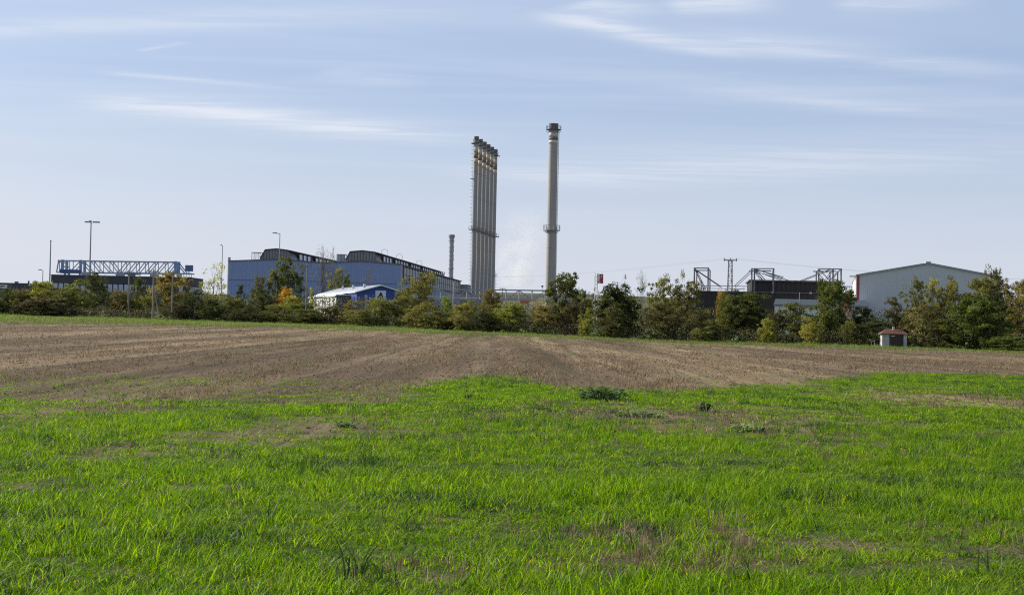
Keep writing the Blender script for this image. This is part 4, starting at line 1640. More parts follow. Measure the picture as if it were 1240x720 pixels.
def plant(name, label, cat, px, top, wpx, dy, kind, col, group=None, variant=None, names=('trunk', 'crown'), base_y=None, abs_y=None):
    x = at(px, 390, 215).x
    Y = abs_y if abs_y else float(edge_y(x)) + dy
    x = at(px, (top + 395) / 2, Y).x
    if not abs_y:
        Y = float(edge_y(x)) + dy
        x = at(px, (top + 395) / 2, Y).x
    g = gz(x, Y)
    H = at(px, top, Y).z - g
    W = wpx * Y / F
    _pc[kind] = _pc.get(kind, -1) + 1
    pr = PROTO[kind][(_pc[kind] if variant is None else variant) % len(PROTO[kind])]
    r = thing(name, label, cat, (x, Y, g), random.uniform(0, 6.28), group)
    r.scale = (W * 1.22, W * 1.22, H * 1.02)
    c = bpy.data.objects.new(names[1], pr[0]); COL.objects.link(c); c.parent = r
    lum = .3 * col[0] + .6 * col[1] + .1 * col[2]
    k_ = .12 if col[0] > 1.7 * col[1] else .48
    c.color = tuple((v * (1 - k_) + o_ * lum * k_) * 1.34 for v, o_ in zip(col, (.97, 1.12, .36))) + (1,)
    t = bpy.data.objects.new(names[0], pr[1]); COL.objects.link(t); t.parent = r
    if len(pr) > 2:
        t = bpy.data.objects.new('twigs', pr[2]); COL.objects.link(t); t.parent = r
    return r


DG = (.034, .050, .014); MG = (.062, .090, .020); OL = (.095, .092, .026); YG = (.165, .165, .030); YE = (.34, .25, .03)
ORA = (.42, .16, .018); BR = (.15, .075, .032); GB = (.085, .066, .040); PB = (.062, .047, .040); TN = (.20, .155, .075); BG = (.12, .17, .03)

TREES = [
    # px, top, width, depth behind field edge, kind, colour, label, category
    (-40, 346, 60, 4, 'dome', OL, 'olive bush just beyond the left edge of the view', 'bush'),
    (8, 351, 36, 3, 'dome', DG, 'dark green bush at the left edge below the white sign', 'bush'),
    (26, 351, 30, 2, 'dome', GB, 'grey-brown bush left of the yellow-green bush', 'bush'),
    (50, 340, 54, 5, 'dome', YG, 'broad yellow-green bush below the bare grey mast', 'bush'),
    (58, 358, 60, 1, 'dome', PB, 'dark brown shrub under the broad yellow-green bush', 'bush'),
    (93, 340, 42, 8, 'dome', (.12, .13, .03), 'olive bush left of the dark conical tree', 'bush'),
    (117, 332.5, 28, 12, 'oval', DG, 'dark conical tree before the middle of the office', 'tree'),
    (143, 353, 36, 8, 'dome', (.11, .075, .036), 'reddish brown bush below the pale office windows', 'bush'),
    (168, 337, 18, 12, 'oval', (.05, .06, .02), 'slim dark tree between two utility poles', 'tree'),
    (163, 362, 16, 9, 'dome', YG, 'small yellow-green bush at the foot of the slim dark tree', 'bush'),
    (178, 356, 24, 9, 'dome', (.14, .15, .03), 'light green bush beside the braced utility pole', 'bush'),
    (208, 333, 46, 12, 'round', (.17, .10, .035), 'rusty orange tree by the right end of the office', 'tree'),
    (236, 352, 34, 6, 'dome', DG, 'dark bush right of the rusty orange tree', 'bush'),
    (216, 366, 44, 2, 'dome', PB, 'dark brown shrub below the rusty orange tree', 'bush'),
    (258, 319, 34, 14, 'thin', (.21, .20, .045), 'airy yellow-green birch left of the blue halls', 'tree'),
    (248, 343, 30, 10, 'thin', TN, 'thin tan sapling left of the airy birch', 'tree'),
    (256, 362, 40, 3, 'dome', DG, 'low dark bush under the airy birch', 'bush'),
    (290, 343, 20, 16, 'cone', (.045, .05, .02), 'small dark conical tree at the left hall corner', 'tree'),
    (281, 357, 30, 8, 'dome', OL, 'olive bush below the small conical tree', 'bush'),
    (317, 333, 26, 18, 'oval', (.075, .065, .03), 'brownish tree before the left hall wall', 'tree'),
    (314, 349.5, 36, 10, 'dome', (.05, .075, .02), 'dense dark green rounded bush before the left hall', 'bush'),
    (350, 316, 38, 22, 'oval', (.055, .072, .022), 'tall dark green tree before the left hall lantern', 'tree'),
    (333, 328, 18, 20, 'oval', OL, 'narrow olive tree left of the tall dark green tree', 'tree'),
    (345, 349.5, 28, 12, 'dome', (.29, .155, .028), 'bright orange bush below the tall street lamp', 'bush'),
    (352, 358, 30, 9, 'dome', (.26, .24, .03), 'yellow bush under the bright orange bush', 'bush'),
    (377, 351, 15, 9, 'cone', (.24, .22, .035), 'small yellow pointed tree beside the hall utility pole', 'tree'),
    (365, 364, 36, 6, 'dome', MG, 'mid green bush below the hall utility pole', 'bush'),
    (387, 301, 34, 90, 'bare', (.12, .09, .04), 'leafless tall tree between the two roof lanterns', 'tree'),
    (403, 303, 26, 95, 'bare', (.12, .09, .04), 'leafless slim tree just left of the right hall', 'tree'),
    (412, 324, 24, 95, 'oval', (.13, .13, .04), 'olive-yellow tree before the left part of the right hall', 'tree'),
    (446, 326, 22, 95, 'bare', (.15, .08, .04), 'bare brown tree before the right blue hall', 'tree'),
    (300, 372, 44, 1, 'dome', (.05, .05, .025), 'dark low shrub before the left hall at the field edge', 'bush'),
    (332, 369, 40, 3, 'dome', (.09, .10, .025), 'green low shrub below the orange bush', 'bush'),
    (371, 374, 52, 0.5, 'dome', (.085, .09, .028), 'spreading olive shrub left of the white-roofed shed', 'bush'),
    (398, 370, 40, 4, 'dome', (.07, .058, .035), 'brown shrub below the left end of the shed', 'bush'),
    (424, 364.5, 42, 5, 'dome', (.15, .12, .05), 'tan-tipped bush before the shed wall', 'bush'),
    (459, 361, 44, 4, 'dome', (.13, .13, .03), 'round olive-yellow bush before the shed sign', 'bush'),
    (440, 375, 34, 0.5, 'dome', (.10, .10, .035), 'small olive shrub before the round olive-yellow bush', 'bush'),
    (508, 333, 46, 14, 'oval', (.12, .11, .03), 'tall olive tree with reddish top right of the shed', 'tree'),
    (513, 331, 18, 16, 'thin', (.30, .09, .03), 'reddish thin tree behind the tall olive tree', 'tree'),
    (490, 352, 32, 8, 'dome', (.11, .10, .035), 'olive bush at the right end of the shed', 'bush'),
    (512, 367, 42, 3, 'dome', (.17, .145, .05), 'light tan-green bush below the tall olive tree', 'bush'),
    (541, 359, 22, 8, 'dome', BG, 'fresh green bush below the short stack', 'bush'),
    (531, 376, 42, 1, 'dome', (.08, .075, .03), 'low brownish shrub left of the pale-tipped shrub', 'bush'),
    (565, 364, 38, 5, 'dome', (.145, .12, .03), 'golden olive bush below the pipe bridge', 'bush'),
    (556, 381, 30, .5, 'dome', TN, 'small pale-tipped shrub at the field edge', 'bush'),
    (594, 352, 30, 9, 'round', (.12, .075, .035), 'red-brown tree at the foot of the six chimneys', 'tree'),
    (588, 377, 48, 1, 'dome', DG, 'dark green shrub below the red-brown tree', 'bush'),
    (618, 368, 34, 3, 'shaggy', (.15, .17, .03), 'bright green bush left of the orange board', 'bush'),
    (650, 362, 36, 8, 'thin', (.26, .16, .08), 'thin pinkish tan tree left of the tall chimney foot', 'tree'),
    (660, 370, 44, 4, 'dome', (.13, .09, .045), 'brown bush before the tall chimney foot', 'bush'),
    (685, 335, 40, 10, 'shaggy', (.075, .088, .022), 'tall dark green tree hiding the tall chimney foot', 'tree'),
    (696, 362, 26, 5, 'dome', (.06, .042, .038), 'dark purple-brown bush below the tall dark green tree', 'bush'),
    (708, 352, 18, 9, 'oval', (.16, .16, .035), 'light green sapling left of the white sign mast', 'tree'),
    (712, 374, 22, 2, 'dome', YG, 'small yellow-green bush below the sign mast', 'bush'),
    (740, 372, 36, 1, 'dome', (.075, .065, .035), 'brown-green shrub before the broad dark tree', 'bush'),
    (754, 347, 58, 8, 'shaggy', (.033, .048, .015), 'broad very dark green tree right of the sign mast', 'tree'),
    (755, 336, 12, 16, 'thin', (.10, .10, .05), 'wispy sapling rising behind the broad dark tree', 'tree'),
    (774, 331, 30, 20, 'bare', (.2, .18, .1), 'pale leafless tree right of the broad dark tree', 'tree'),
    (807, 334, 38, 12, 'oval', (.11, .105, .035), 'olive tree left of the dark plant', 'tree'),
    (827, 328, 24, 14, 'thin', (.15, .13, .06), 'taller airy tree at the dark plant left corner', 'tree'),
    (832, 344, 40, 11, 'oval', (.10, .085, .04), 'brownish tree touching the dark plant left corner', 'tree'),
    (800, 366, 50, 4, 'dome', (.085, .068, .04), 'grey-brown bush below the olive tree', 'bush'),
    (845, 370, 40, 4, 'dome', (.075, .06, .04), 'grey-brown bush below the left mast frame', 'bush'),
    (873, 354, 15, 10, 'oval', (.24, .13, .035), 'small orange tree tip before the dark plant', 'tree'),
    (879, 362, 26, 7, 'column', (.14, .15, .03), 'slender light green tree below the orange tip', 'tree'),
    (902, 355, 56, 8, 'shaggy', (.052, .066, .018), 'large rounded dark green bush before the dark plant', 'bush'),
    (862, 388, 36, 1, 'dome', (.09, .10, .035), 'low green shrub left of the large rounded bush', 'bush'),
    (928, 386, 24, 1, 'dome', (.19, .18, .03), 'small bright yellow-green bush right of the large rounded bush', 'bush'),
    (960, 366, 44, 6, 'dome', (.085, .09, .028), 'green bush before the low pale shed', 'bush'),
    (940, 376, 30, 5, 'dome', PB, 'dark brown bush below the low pale shed left end', 'bush'),
    (981, 385, 28, 1, 'dome', (.24, .21, .03), 'yellow bush left of the tall green tree', 'bush'),
    (1008, 343, 50, 7, 'shaggy', (.075, .098, .024), 'tall green tree before the right mast frame', 'tree'),
    (1023, 354, 18, 9, 'thin', (.34, .10, .03), 'reddish tree tip beside the tall green tree', 'tree'),
    (1030, 389, 30, 2, 'dome', (.10, .11, .03), 'low green shrub left of the hut gate', 'bush'),
    (1046, 372, 46, 6, 'dome', (.04, .045, .02), 'dark green bush below the grey hall red stripe', 'bush'),
    (1060, 385, 40, 3, 'dome', DG, 'very dark bush behind the hut', 'bush'),
    (1084, 362, 36, 10, 'dome', (.09, .07, .04), 'grey-brown bush above the hut roof', 'bush'),
    (1109, 339, 34, 12, 'column', (.085, .088, .026), 'olive green tree before the grey hall gable', 'tree'),
    (1132, 336, 28, 13, 'oval', (.19, .165, .03), 'golden olive tree under the grey hall ridge', 'tree'),
    (1151, 343, 26, 12, 'oval', (.15, .13, .035), 'olive-brown tree right of the golden olive tree', 'tree'),
    (1112, 374, 36, 3, 'thin', TN, 'thin tan shrub right of the hut', 'bush'),
    (1122, 368, 60, 6, 'dome', (.10, .078, .042), 'wide brown bush right of the hut', 'bush'),
    (1140, 386, 50, 2, 'dome', (.065, .07, .026), 'low dark green shrub left of the glossy round tree', 'bush'),
    (1184, 339, 58, 14, 'oval', (.105, .092, .028), 'broad olive-brown tree at the grey hall right end', 'tree'),
    (1204, 322.5, 28, 16, 'oval', (.075, .062, .03), 'tallest brown tree right of the grey hall', 'tree'),
    (1214, 347, 34, 12, 'oval', (.05, .045, .022), 'dark tree right of the tallest brown tree', 'tree'),
    (1187, 359, 70, 1, 'shaggy', (.06, .088, .018), 'big glossy green round tree right of the hut', 'tree'),
    (1236, 342, 36, 8, 'oval', (.15, .10, .04), 'brown tree at the right edge', 'tree'),
    (1226, 404, 56, -2, 'dome', (.075, .10, .025), 'low green bramble in the right corner of the hedge', 'bush'),
    (1270, 340, 50, 6, 'oval', (.10, .09, .03), 'olive tree just beyond the right edge of the view', 'tree'),
]
for (px, top, w, dy, kind, col, label, cat) in TREES:
    nm = 'bush' if cat == 'bush' else 'tree'
    plant(nm, label, cat, px, top, w, dy, kind, col, 'hedgerow trees and bushes', names=('trunk', 'crown') if nm == 'tree' else ('stems', 'foliage'))


# undergrowth: twiggy mass along the field edge that nobody could count
def thicket(name, label, x0, x1, dy0, dy1, hfun, n, size, cols, seed):
    r = np.random.default_rng(seed)
    x = r.uniform(x0, x1, n)
    dy = r.uniform(dy0, dy1, n)
    y = edge_y(x) + dy
    h = np.array([hfun(a, b) for a, b in zip(x, dy)])
    z = terrain(x, y) + h * r.uniform(0, 1, n) ** .85
    P = np.stack([x, y, z], 1)
    cn = np.array([mnoise.noise(Vector((a * .35, b * .5, seed))) for a, b in zip(x, y)])
    k = np.clip((cn + .6) / 1.2 * len(cols), 0, len(cols) - 1.001).astype(int)
    tone = np.array(cols)[k] * 1.5 * r.uniform(.6, 1.35, n)[:, None]
    co, fa, tn = leaf_quads(P, size, tone, -.4)
    o = bpy.data.objects.new(name, np_mesh(name, co, fa, tn, M_LEAFV)); COL.objects.link(o)
    o['kind'] = 'stuff'; o['label'] = label; o['category'] = 'undergrowth'
    return o


M_LEAFV = leaf_mat('undergrowth_leaves', use_obj=False, trans=.25)
hf = lambda a, b: 1.0 + 1.5 * (.5 + .5 * mnoise.noise(Vector((a * .22, b * .3, 4)))) + .8 * mnoise.noise(Vector((a * .9, b, 1)))
hb = lambda a, b: 3.4 + 2.2 * (.5 + .5 * mnoise.noise(Vector((a * .16, b * .2, 14)))) + .9 * mnoise.noise(Vector((a * .7, b, 3)))
thicket('undergrowth', 'dark twiggy brown undergrowth along the field edge', -115, 92, .2, 4.5, hf, 46000, .20,
        [(.055, .042, .034), (.075, .058, .042), (.06, .06, .03), (.10, .085, .05), (.045, .04, .025)], 3)
thicket('undergrowth', 'mixed green and brown undergrowth filling the hedge behind', -120, 96, 6, 22, hb, 84000, .25,
        [(.05, .05, .024), (.07, .055, .036), (.055, .068, .022), (.09, .08, .035), (.04, .042, .02)], 5)


# distant tree belts seen through the gaps
def far_wood():
    r = np.random.default_rng(77)
    n = 26000
    y = r.choice([760, 980, 1300], n) + r.uniform(-30, 30, n)
    x = r.uniform(-.42, .42, n) * y
    h = np.array([5 + 6 * (.5 + .5 * mnoise.noise(Vector((a * .03, b * .02, 2)))) for a, b in zip(x, y)])
    gap = np.array([mnoise.noise(Vector((a * .006, round(b / 100), 9))) for a, b in zip(x, y)]) > -.15
    z = terrain(x, y) + h * r.uniform(0, 1, n)
    P = np.stack([x, y, z], 1)[gap]
    tone = np.array([(.06, .07, .03)]) * r.uniform(.6, 1.5, len(P))[:, None]
    co, fa, tn = leaf_quads(P, 2.0, tone)
    o = bpy.data.objects.new('distant_wood', np_mesh('distant_wood', co, fa, tn, M_LEAFV)); COL.objects.link(o)
    o['kind'] = 'stuff'; o['label'] = 'distant dark tree belts beyond the works'; o['category'] = 'wood'


far_wood()


# ------------------------------------------------------------------ crop, stubble and weeds
def blade_mat(name, c0, c1, c2, trans, rough=.5, spec=.3, tint=(1.35, 1.5, .5)):
    mt, n, l, b = mk_mat(name)
    oi = N(n, 'ShaderNodeObjectInfo')
    cr = N(n, 'ShaderNodeValToRGB')
    e = cr.color_ramp.elements
    e[0].position = 0; e[0].color = c0 + (1,)
    e[1].position = 1; e[1].color = c2 + (1,)
    m_ = e.new(.5); m_.color = c1 + (1,)
    l.new(oi.outputs['Random'], cr.inputs[0])
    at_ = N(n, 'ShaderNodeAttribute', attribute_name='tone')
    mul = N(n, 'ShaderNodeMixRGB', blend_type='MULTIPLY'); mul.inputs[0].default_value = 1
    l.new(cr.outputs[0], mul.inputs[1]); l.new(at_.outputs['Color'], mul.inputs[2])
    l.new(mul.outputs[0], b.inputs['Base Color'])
    b.inputs['Roughness'].default_value = rough
    b.inputs['Specular IOR Level'].default_value = spec
    tr = N(n, 'ShaderNodeBsdfTranslucent')
    br = N(n, 'ShaderNodeMixRGB', blend_type='MULTIPLY'); br.inputs[0].default_value = 1
    l.new(mul.outputs[0], br.inputs[1]); br.inputs[2].default_value = tint + (1,)
    l.new(br.outputs[0], tr.inputs[0])
    mx = N(n, 'ShaderNodeMixShader'); mx.inputs[0].default_value = trans
    l.new(b.outputs[0], mx.inputs[1]); l.new(tr.outputs[0], mx.inputs[2])
    out = [k for k in n if k.type == 'OUTPUT_MATERIAL'][0]
    l.new(mx.outputs[0], out.inputs[0])
    return mt


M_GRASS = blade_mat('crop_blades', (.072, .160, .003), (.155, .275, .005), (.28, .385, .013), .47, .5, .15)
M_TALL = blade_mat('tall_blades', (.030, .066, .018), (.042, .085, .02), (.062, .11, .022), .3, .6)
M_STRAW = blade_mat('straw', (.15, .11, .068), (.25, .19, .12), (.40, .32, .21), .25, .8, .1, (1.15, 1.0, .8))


def blade_tuft(seed, n, h0, h1, w, spread, lean, seg=3, tip=.1, dry=.06, arch=.5):
    r = random.Random(seed)
    vs, fs, tn = [], [], []
    for i in range(n):
        a = r.uniform(0, 6.283); rr = spread * math.sqrt(r.uniform(0, 1))
        bx, by = rr * math.cos(a), rr * math.sin(a)
        d = r.uniform(0, 6.283); H = r.uniform(h0, h1); ln = H * r.uniform(.1, lean)
        dx, dy = math.cos(d), math.sin(d)
        face = d + r.uniform(-.9, .9) + math.pi / 2
        sx, sy = math.cos(face), math.sin(face)
        droop = r.uniform(0, arch) * (1 if lean > .5 else .3)
        o = len(vs)
        t_ = r.uniform(.5, 1.45)
        c = (t_, t_, t_) if r.random() > dry else (t_ * 2.1, t_ * 1.25, t_ * 2.5)
        for k in range(seg + 1):
            t = k / seg
            ww = w * r.uniform(.9, 1.1) * (1 - t * (1 - tip)) * .5
            z = H * (t - droop * t ** 3)
            q = ln * t ** 1.8
            x, y = bx + dx * q, by + dy * q
            vs.append((x - sx * ww, y - sy * ww, z)); vs.append((x + sx * ww, y + sy * ww, z))
            sh = .75 + .35 * t  # shade low among the blades put into their colour: darker base, lighter tip
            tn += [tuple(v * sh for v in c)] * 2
        for k in range(seg):
            fs.append((o + 2 * k, o + 2 * k + 1, o + 2 * k + 3, o + 2 * k + 2))
    return np.array(vs), np.array(fs), np.array(tn)


def instancer(name, protos_, pts, rots, scl, idx, label, cat):
    """points carrying tufts, one object (nobody could count the blades)"""
    coll = bpy.data.collections.new(name + '_sources')
    for k, p_ in enumerate(protos_):
        coll.objects.link(p_)
    me = bpy.data.meshes.new(name)
    me.vertices.add(len(pts)); me.vertices.foreach_set('co', np.ascontiguousarray(pts, np.float32).ravel())
    a = me.attributes.new('rot', 'FLOAT_VECTOR', 'POINT'); a.data.foreach_set('vector', np.ascontiguousarray(rots, np.float32).ravel())
    a = me.attributes.new('scl', 'FLOAT_VECTOR', 'POINT'); a.data.foreach_set('vector', np.ascontiguousarray(scl, np.float32).ravel())
    a = me.attributes.new('idx', 'INT', 'POINT'); a.data.foreach_set('value', np.ascontiguousarray(idx, np.int32))
    o = bpy.data.objects.new(name, me)
    COL.objects.link(o)
    ng = bpy.data.node_groups.new(name + '_scatter', 'GeometryNodeTree')
    ng.interface.new_socket('Geometry', in_out='INPUT', socket_type='NodeSocketGeometry')
    ng.interface.new_socket('Geometry', in_out='OUTPUT', socket_type='NodeSocketGeometry')
    n, l = ng.nodes, ng.links
    gi, go = n.new('NodeGroupInput'), n.new('NodeGroupOutput')
    ci = n.new('GeometryNodeCollectionInfo')
    ci.inputs['Collection'].default_value = coll
    ci.inputs['Separate Children'].default_value = True
    ci.inputs['Reset Children'].default_value = True
    ip = n.new('GeometryNodeInstanceOnPoints')
    ip.inputs['Pick Instance'].default_value = True

    def na(nm, typ):
        q = n.new('GeometryNodeInputNamedAttribute'); q.data_type = typ
        q.inputs['Name'].default_value = nm
        return [s for s in q.outputs if s.enabled][0]
    l.new(gi.outputs[0], ip.inputs['Points'])
    l.new(ci.outputs[0], ip.inputs['Instance'])
    l.new(na('idx', 'INT'), ip.inputs['Instance Index'])
    er = n.new('FunctionNodeEulerToRotation')
    l.new(na('rot', 'FLOAT_VECTOR'), er.inputs[0])
    l.new(er.outputs[0], ip.inputs['Rotation'])
    l.new(na('scl', 'FLOAT_VECTOR'), ip.inputs['Scale'])
    l.new(ip.outputs[0], go.inputs[0])
    md = o.modifiers.new('scatter', 'NODES'); md.node_group = ng
    o['kind'] = 'stuff'; o['label'] = label; o['category'] = cat
    return o


def tuft_objs(prefix, material, specs):
    out = []
    for k, s in enumerate(specs):
        v, f, t = blade_tuft(*s)
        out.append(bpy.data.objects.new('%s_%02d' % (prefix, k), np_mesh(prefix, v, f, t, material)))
    return out


def scatter_field():
    r = np.random.default_rng(5)
    near = [(k + 1, 21, .035, .11, .0084, .10, 1.2, 3) for k in range(5)] + [(k + 20, 11, .08, .18, .0115, .09, 1.3, 4) for k in range(2)]
    far = [(k + 40, 21, .03, .095, .0125, .15, 1.2, 2) for k in range(4)]
    objs = tuft_objs('crop_tuft', M_GRASS, near + far) + tuft_objs('dark_tuft', M_TALL, [(k + 120, 12, .07, .19, .010, .09, 1.1, 3) for k in range(3)])
    pts, rots, scl, idx = [], [], [], []

    def strip(y0, y1, dens, lo, hi):
        hw = lambda y: .385 * y + 1.2
        n = int((hw(y0) + hw(y1)) * (y1 - y0) * dens)
        ys = r.uniform(y0, y1, n); xs = r.uniform(-1, 1, n) * hw(y1)
        for x, y in zip(xs, ys):
            if abs(x) > hw(y):
                continue
            g = green(x, y)
            if r.uniform() > g ** .8 + .17 * (y < 40):
                continue
            hgt = .80 + .45 * fnoise(x, y, .45, 40) + .25 * fnoise(x, y, 1.9, 50)
            hgt = max(.45, hgt) * (.55 + .45 * g)
            pts.append((x, y, gz(x, y) - .005)); rots.append((r.normal() * .12, r.normal() * .12, r.uniform(0, 6.28)))
            s = r.uniform(.75, 1.25)
            scl.append((s, s, s * hgt))
            dk = fnoise(x, y, .8, 60) + .5 * fnoise(x, y, .2, 66)
            idx.append(11 + r.integers(0, 3) if dk > .12 and r.uniform() < .10 + .6 * (dk - .12) else r.integers(lo, hi))
    strip(5.5, 10, 190, 0, 7)
    strip(10, 16, 150, 0, 7)
    strip(16, 26, 95, 0, 7)
    strip(26, 40, 60, 7, 11)
    strip(40, 60, 34, 7, 11)
    instancer('crop_grass', objs, pts, rots, scl, idx, 'bright green young cereal covering the near field', 'grass')
    na = len(pts)

    # stubble straws
    objs = tuft_objs('stubble_clump', M_STRAW, [(k + 60, 9, .05, .14, .006, .07, .25, 1, .7, 0) for k in range(3)] +
                     [(k + 70, 12, .05, .13, .014, .22, .8, 1, .6, 0) for k in range(3)])
    pts, rots, scl, idx = [], [], [], []
    for (y0, y1, dens, lo, hi, wk) in ((6, 20, 85, 0, 3, .8), (20, 45, 20, 0, 6, 1.1), (45, 80, 6.5, 3, 6, 1.3), (80, 130, 2.6, 3, 6, 1.6), (130, 215, 1.1, 3, 6, 2.0)):
        n = int(.76 * (y0 + y1) * .5 * (y1 - y0) * dens * 1.05)
        ys = r.uniform(y0, y1, n); xs = r.uniform(-1, 1, n) * (.385 * y1 + 1)
        for x, y in zip(xs, ys):
            if y > float(edge_y(x)) - 1:
                continue
            p = (1 - green(x, y)) if y < 62 else 1.0
            # straw lies in drilled rows and windrows
            row = mnoise.noise(Vector((x * .45, y * .012, 3))) + .5 * mnoise.noise(Vector((x * 2.3, y * .05, 7)))
            p *= min(1, max(.02, .30 + row * 1.5))
            if p < .02 or r.uniform() > p + (.03 if y < 20 else 0):
                continue
            pts.append((x, y, gz(x, y) - .01)); rots.append((r.normal() * .18, r.normal() * .18, r.uniform(0, 6.28)))
            s = r.uniform(.7, 1.3)
            scl.append((s * wk, s * wk, s))
            idx.append(r.integers(lo, hi))
    cx, cy = ground_hit(1095, 438)
    for k in range(5200):                                # pale strip of lying straw towards the right
        a, rr_ = r.uniform(0, 6.28), math.sqrt(r.uniform(0, 1))
        x = cx + math.cos(a) * rr_ * 9.5; y = cy + math.sin(a) * rr_ * 6.0 - (x - cx) * .25
        pts.append((x, y, gz(x, y) - .01)); rots.append((r.normal() * .3, r.normal() * .3, r.uniform(0, 6.28)))
        s = r.uniform(.6, 1.1); scl.append((s * 1.4, s * 1.4, s * .7)); idx.append(r.integers(3, 6))
    instancer('stubble', objs, pts, rots, scl, idx, 'pale straw stubble over the bare brown soil', 'stubble')
    nb = len(pts)

    # verge grass before the hedge
    objs = tuft_objs('verge_tuft', blade_mat('verge_blades', (.085, .135, .022), (.13, .19, .035), (.22, .23, .08), .4), [(k + 90, 14, .12, .38, .03, .30, .6, 2) for k in range(4)])
    pts, rots, scl, idx = [], [], [], []
    n = 42000
    xs = r.uniform(-105, 85, n); q = r.uniform(0, 1, n) ** 1.6 * 80
    for x, dq in zip(xs, q):
        y = float(edge_y(x)) - dq + 1.2
        if abs(x) > .40 * y or r.uniform() > margin(x, y) + .04:
            continue
        pts.append((x, y, gz(x, y) - .02)); rots.append((0, 0, r.uniform(0, 6.28)))
        s = r.uniform(.6, 1.2)
        scl.append((s, s, s * (1.0 if dq > 4 else 1.5)))
        idx.append(r.integers(0, 4))
    instancer('verge_grass', objs, pts, rots, scl, idx, 'rough grass verge between the tilled field and the hedge', 'grass')
    print('tufts', na, nb, len(pts))


scatter_field()


def clods():
    r = np.random.default_rng(15)
    mt = mat('clod_soil', (.155, .106, .062), .95, .45, 7, spec=.1)
    objs = []
    for k in range(4):
        bm = bmesh.new()
        bmesh.ops.create_icosphere(bm, subdivisions=1, radius=.5)
        for v in bm.verts:
            v.co *= r.uniform(.6, 1.3)
            v.co.z = v.co.z * .55 + .12
        me = bpy.data.meshes.new('clod'); bm.to_mesh(me); bm.free()
        me.materials.append(mt)
        objs.append(bpy.data.objects.new('clod_%02d' % k, me))
    pts, rots, scl, idx = [], [], [], []
    for (y0, y1, dens, s0, s1) in ((7, 22, 26, .012, .045), (22, 45, 14, .02, .06), (45, 80, 8, .03, .075), (80, 130, 3.0, .04, .10), (130, 215, .8, .06, .14)):
        n = int(.77 * (y0 + y1) * .5 * (y1 - y0) * dens * 1.05)
        ys = r.uniform(y0, y1, n); xs = r.uniform(-1, 1, n) * (.385 * y1 + 1)
        for x, y in zip(xs, ys):
            if y > float(edge_y(x)) - 2 or (y < 62 and r.uniform() < green(x, y)) or (y > 80 and r.uniform() < margin(x, y)):
                continue
            row = mnoise.noise(Vector((x * .45, y * .012, 3)))
            if r.uniform() > .65 - row * 1.1:
                continue
            pts.append((x, y, gz(x, y))); rots.append((0, 0, r.uniform(0, 6.28)))
            s = s0 + (s1 - s0) * r.uniform() ** 2.2
            scl.append((s * r.uniform(.8, 1.5), s * r.uniform(.8, 1.5), s)); idx.append(r.integers(0, 4))
    instancer('soil_clods', objs, pts, rots, scl, idx, 'brown clods of earth strewn over the tilled soil', 'soil')


clods()

# broad-leaved weeds and tall tufts standing in the crop
M_WEED = leaf_mat('weed_leaves', use_obj=True, trans=.3)


def weed(px, py, wpx, hpx, n, col, label, seed, leaf=.11):
    r = np.random.default_rng(seed)
    x, y = ground_hit(px, py)
    W = wpx * y / F; H = hpx * y / F
    root = thing('leafy_weed', label, 'weed', (x, y, gz(x, y)), 0, 'weeds in the crop')
    vs, fs, tn = [], [], []
    st = MB()
    for i in range(n):
        a = r.uniform(0, 6.28); q = math.sqrt(r.uniform(0, 1)) * W * .5
        bx, by = q * math.cos(a), q * math.sin(a) * .7
        h = H * r.uniform(.35, 1.0) * (1 - .4 * (q / (W * .5)) ** 2)
        d = r.uniform(0, 6.28); L = leaf * r.uniform(.7, 1.4)
        u = Vector((math.cos(d), math.sin(d), r.uniform(-.3, .9))).normalized()
        s = Vector((-math.sin(d), math.cos(d), r.uniform(-.3, .3)))
        b = Vector((bx, by, h))
        st.tube((bx * .8, by * .8, 0), b, .006, .004, 3, False)
        o = len(vs)
        dr = Vector((0, 0, -L * .25))
        vs += [b, b + u * L * .35 + s * L * .30, b + u * L * .75 + s * L * .22 + dr * .6, b + u * L + dr, b + u * L * .75 - s * L * .22 + dr * .6, b + u * L * .35 - s * L * .30]
        fs += [(o, o + 1, o + 5, o), (o + 1, o + 2, o + 4, o + 5), (o + 2, o + 3, o + 4, o + 2)]
        t = r.uniform(.6, 1.4); tn += [(t, t, t)] * 6
    me = bpy.data.meshes.new('leaves')
    me.from_pydata([tuple(v) for v in vs], [], [tuple(dict.fromkeys(f)) for f in fs])
    ca = me.color_attributes.new('tone', 'FLOAT_COLOR', 'POINT')
    ca.data.foreach_set('color', np.array([t + (1,) for t in tn], np.float32).ravel())
    me.materials.append(M_WEED)
    o = bpy.data.objects.new('leaves', me); COL.objects.link(o); o.parent = root
    o.color = tuple(v * 1.5 for v in col) + (1,)
    st.build('stems', mat('weed_stem', (.06, .09, .03), .7, .2, 5), root)


weed(731, 484, 62, 15, 170, (.040, .075, .028), 'wide clump of dark broad-leaved weeds at the edge of the crop', 1, .13)
weed(772, 505, 60, 8, 90, (.085, .14, .035), 'pale broad-leaved weeds below the wide dark clump', 2, .10)
weed(853, 499, 14, 14, 40, (.025, .045, .02), 'small dark upright weed in the bare patch right of the clump', 3, .10)
weed(905, 524, 44, 10, 70, (.12, .19, .05), 'light green leafy weeds at the right of the bare patch', 4, .09)
weed(566, 484, 8, 9, 18, (.03, .05, .02), 'tiny dark weed in the green point of the crop', 5, .08)
weed(420, 518, 30, 8, 40, (.07, .12, .03), 'low weed in the bare patch left of centre', 6, .09)
weed(690, 520, 18, 7, 26, (.06, .10, .03), 'small weed in the crop left of the bare patch', 7, .09)


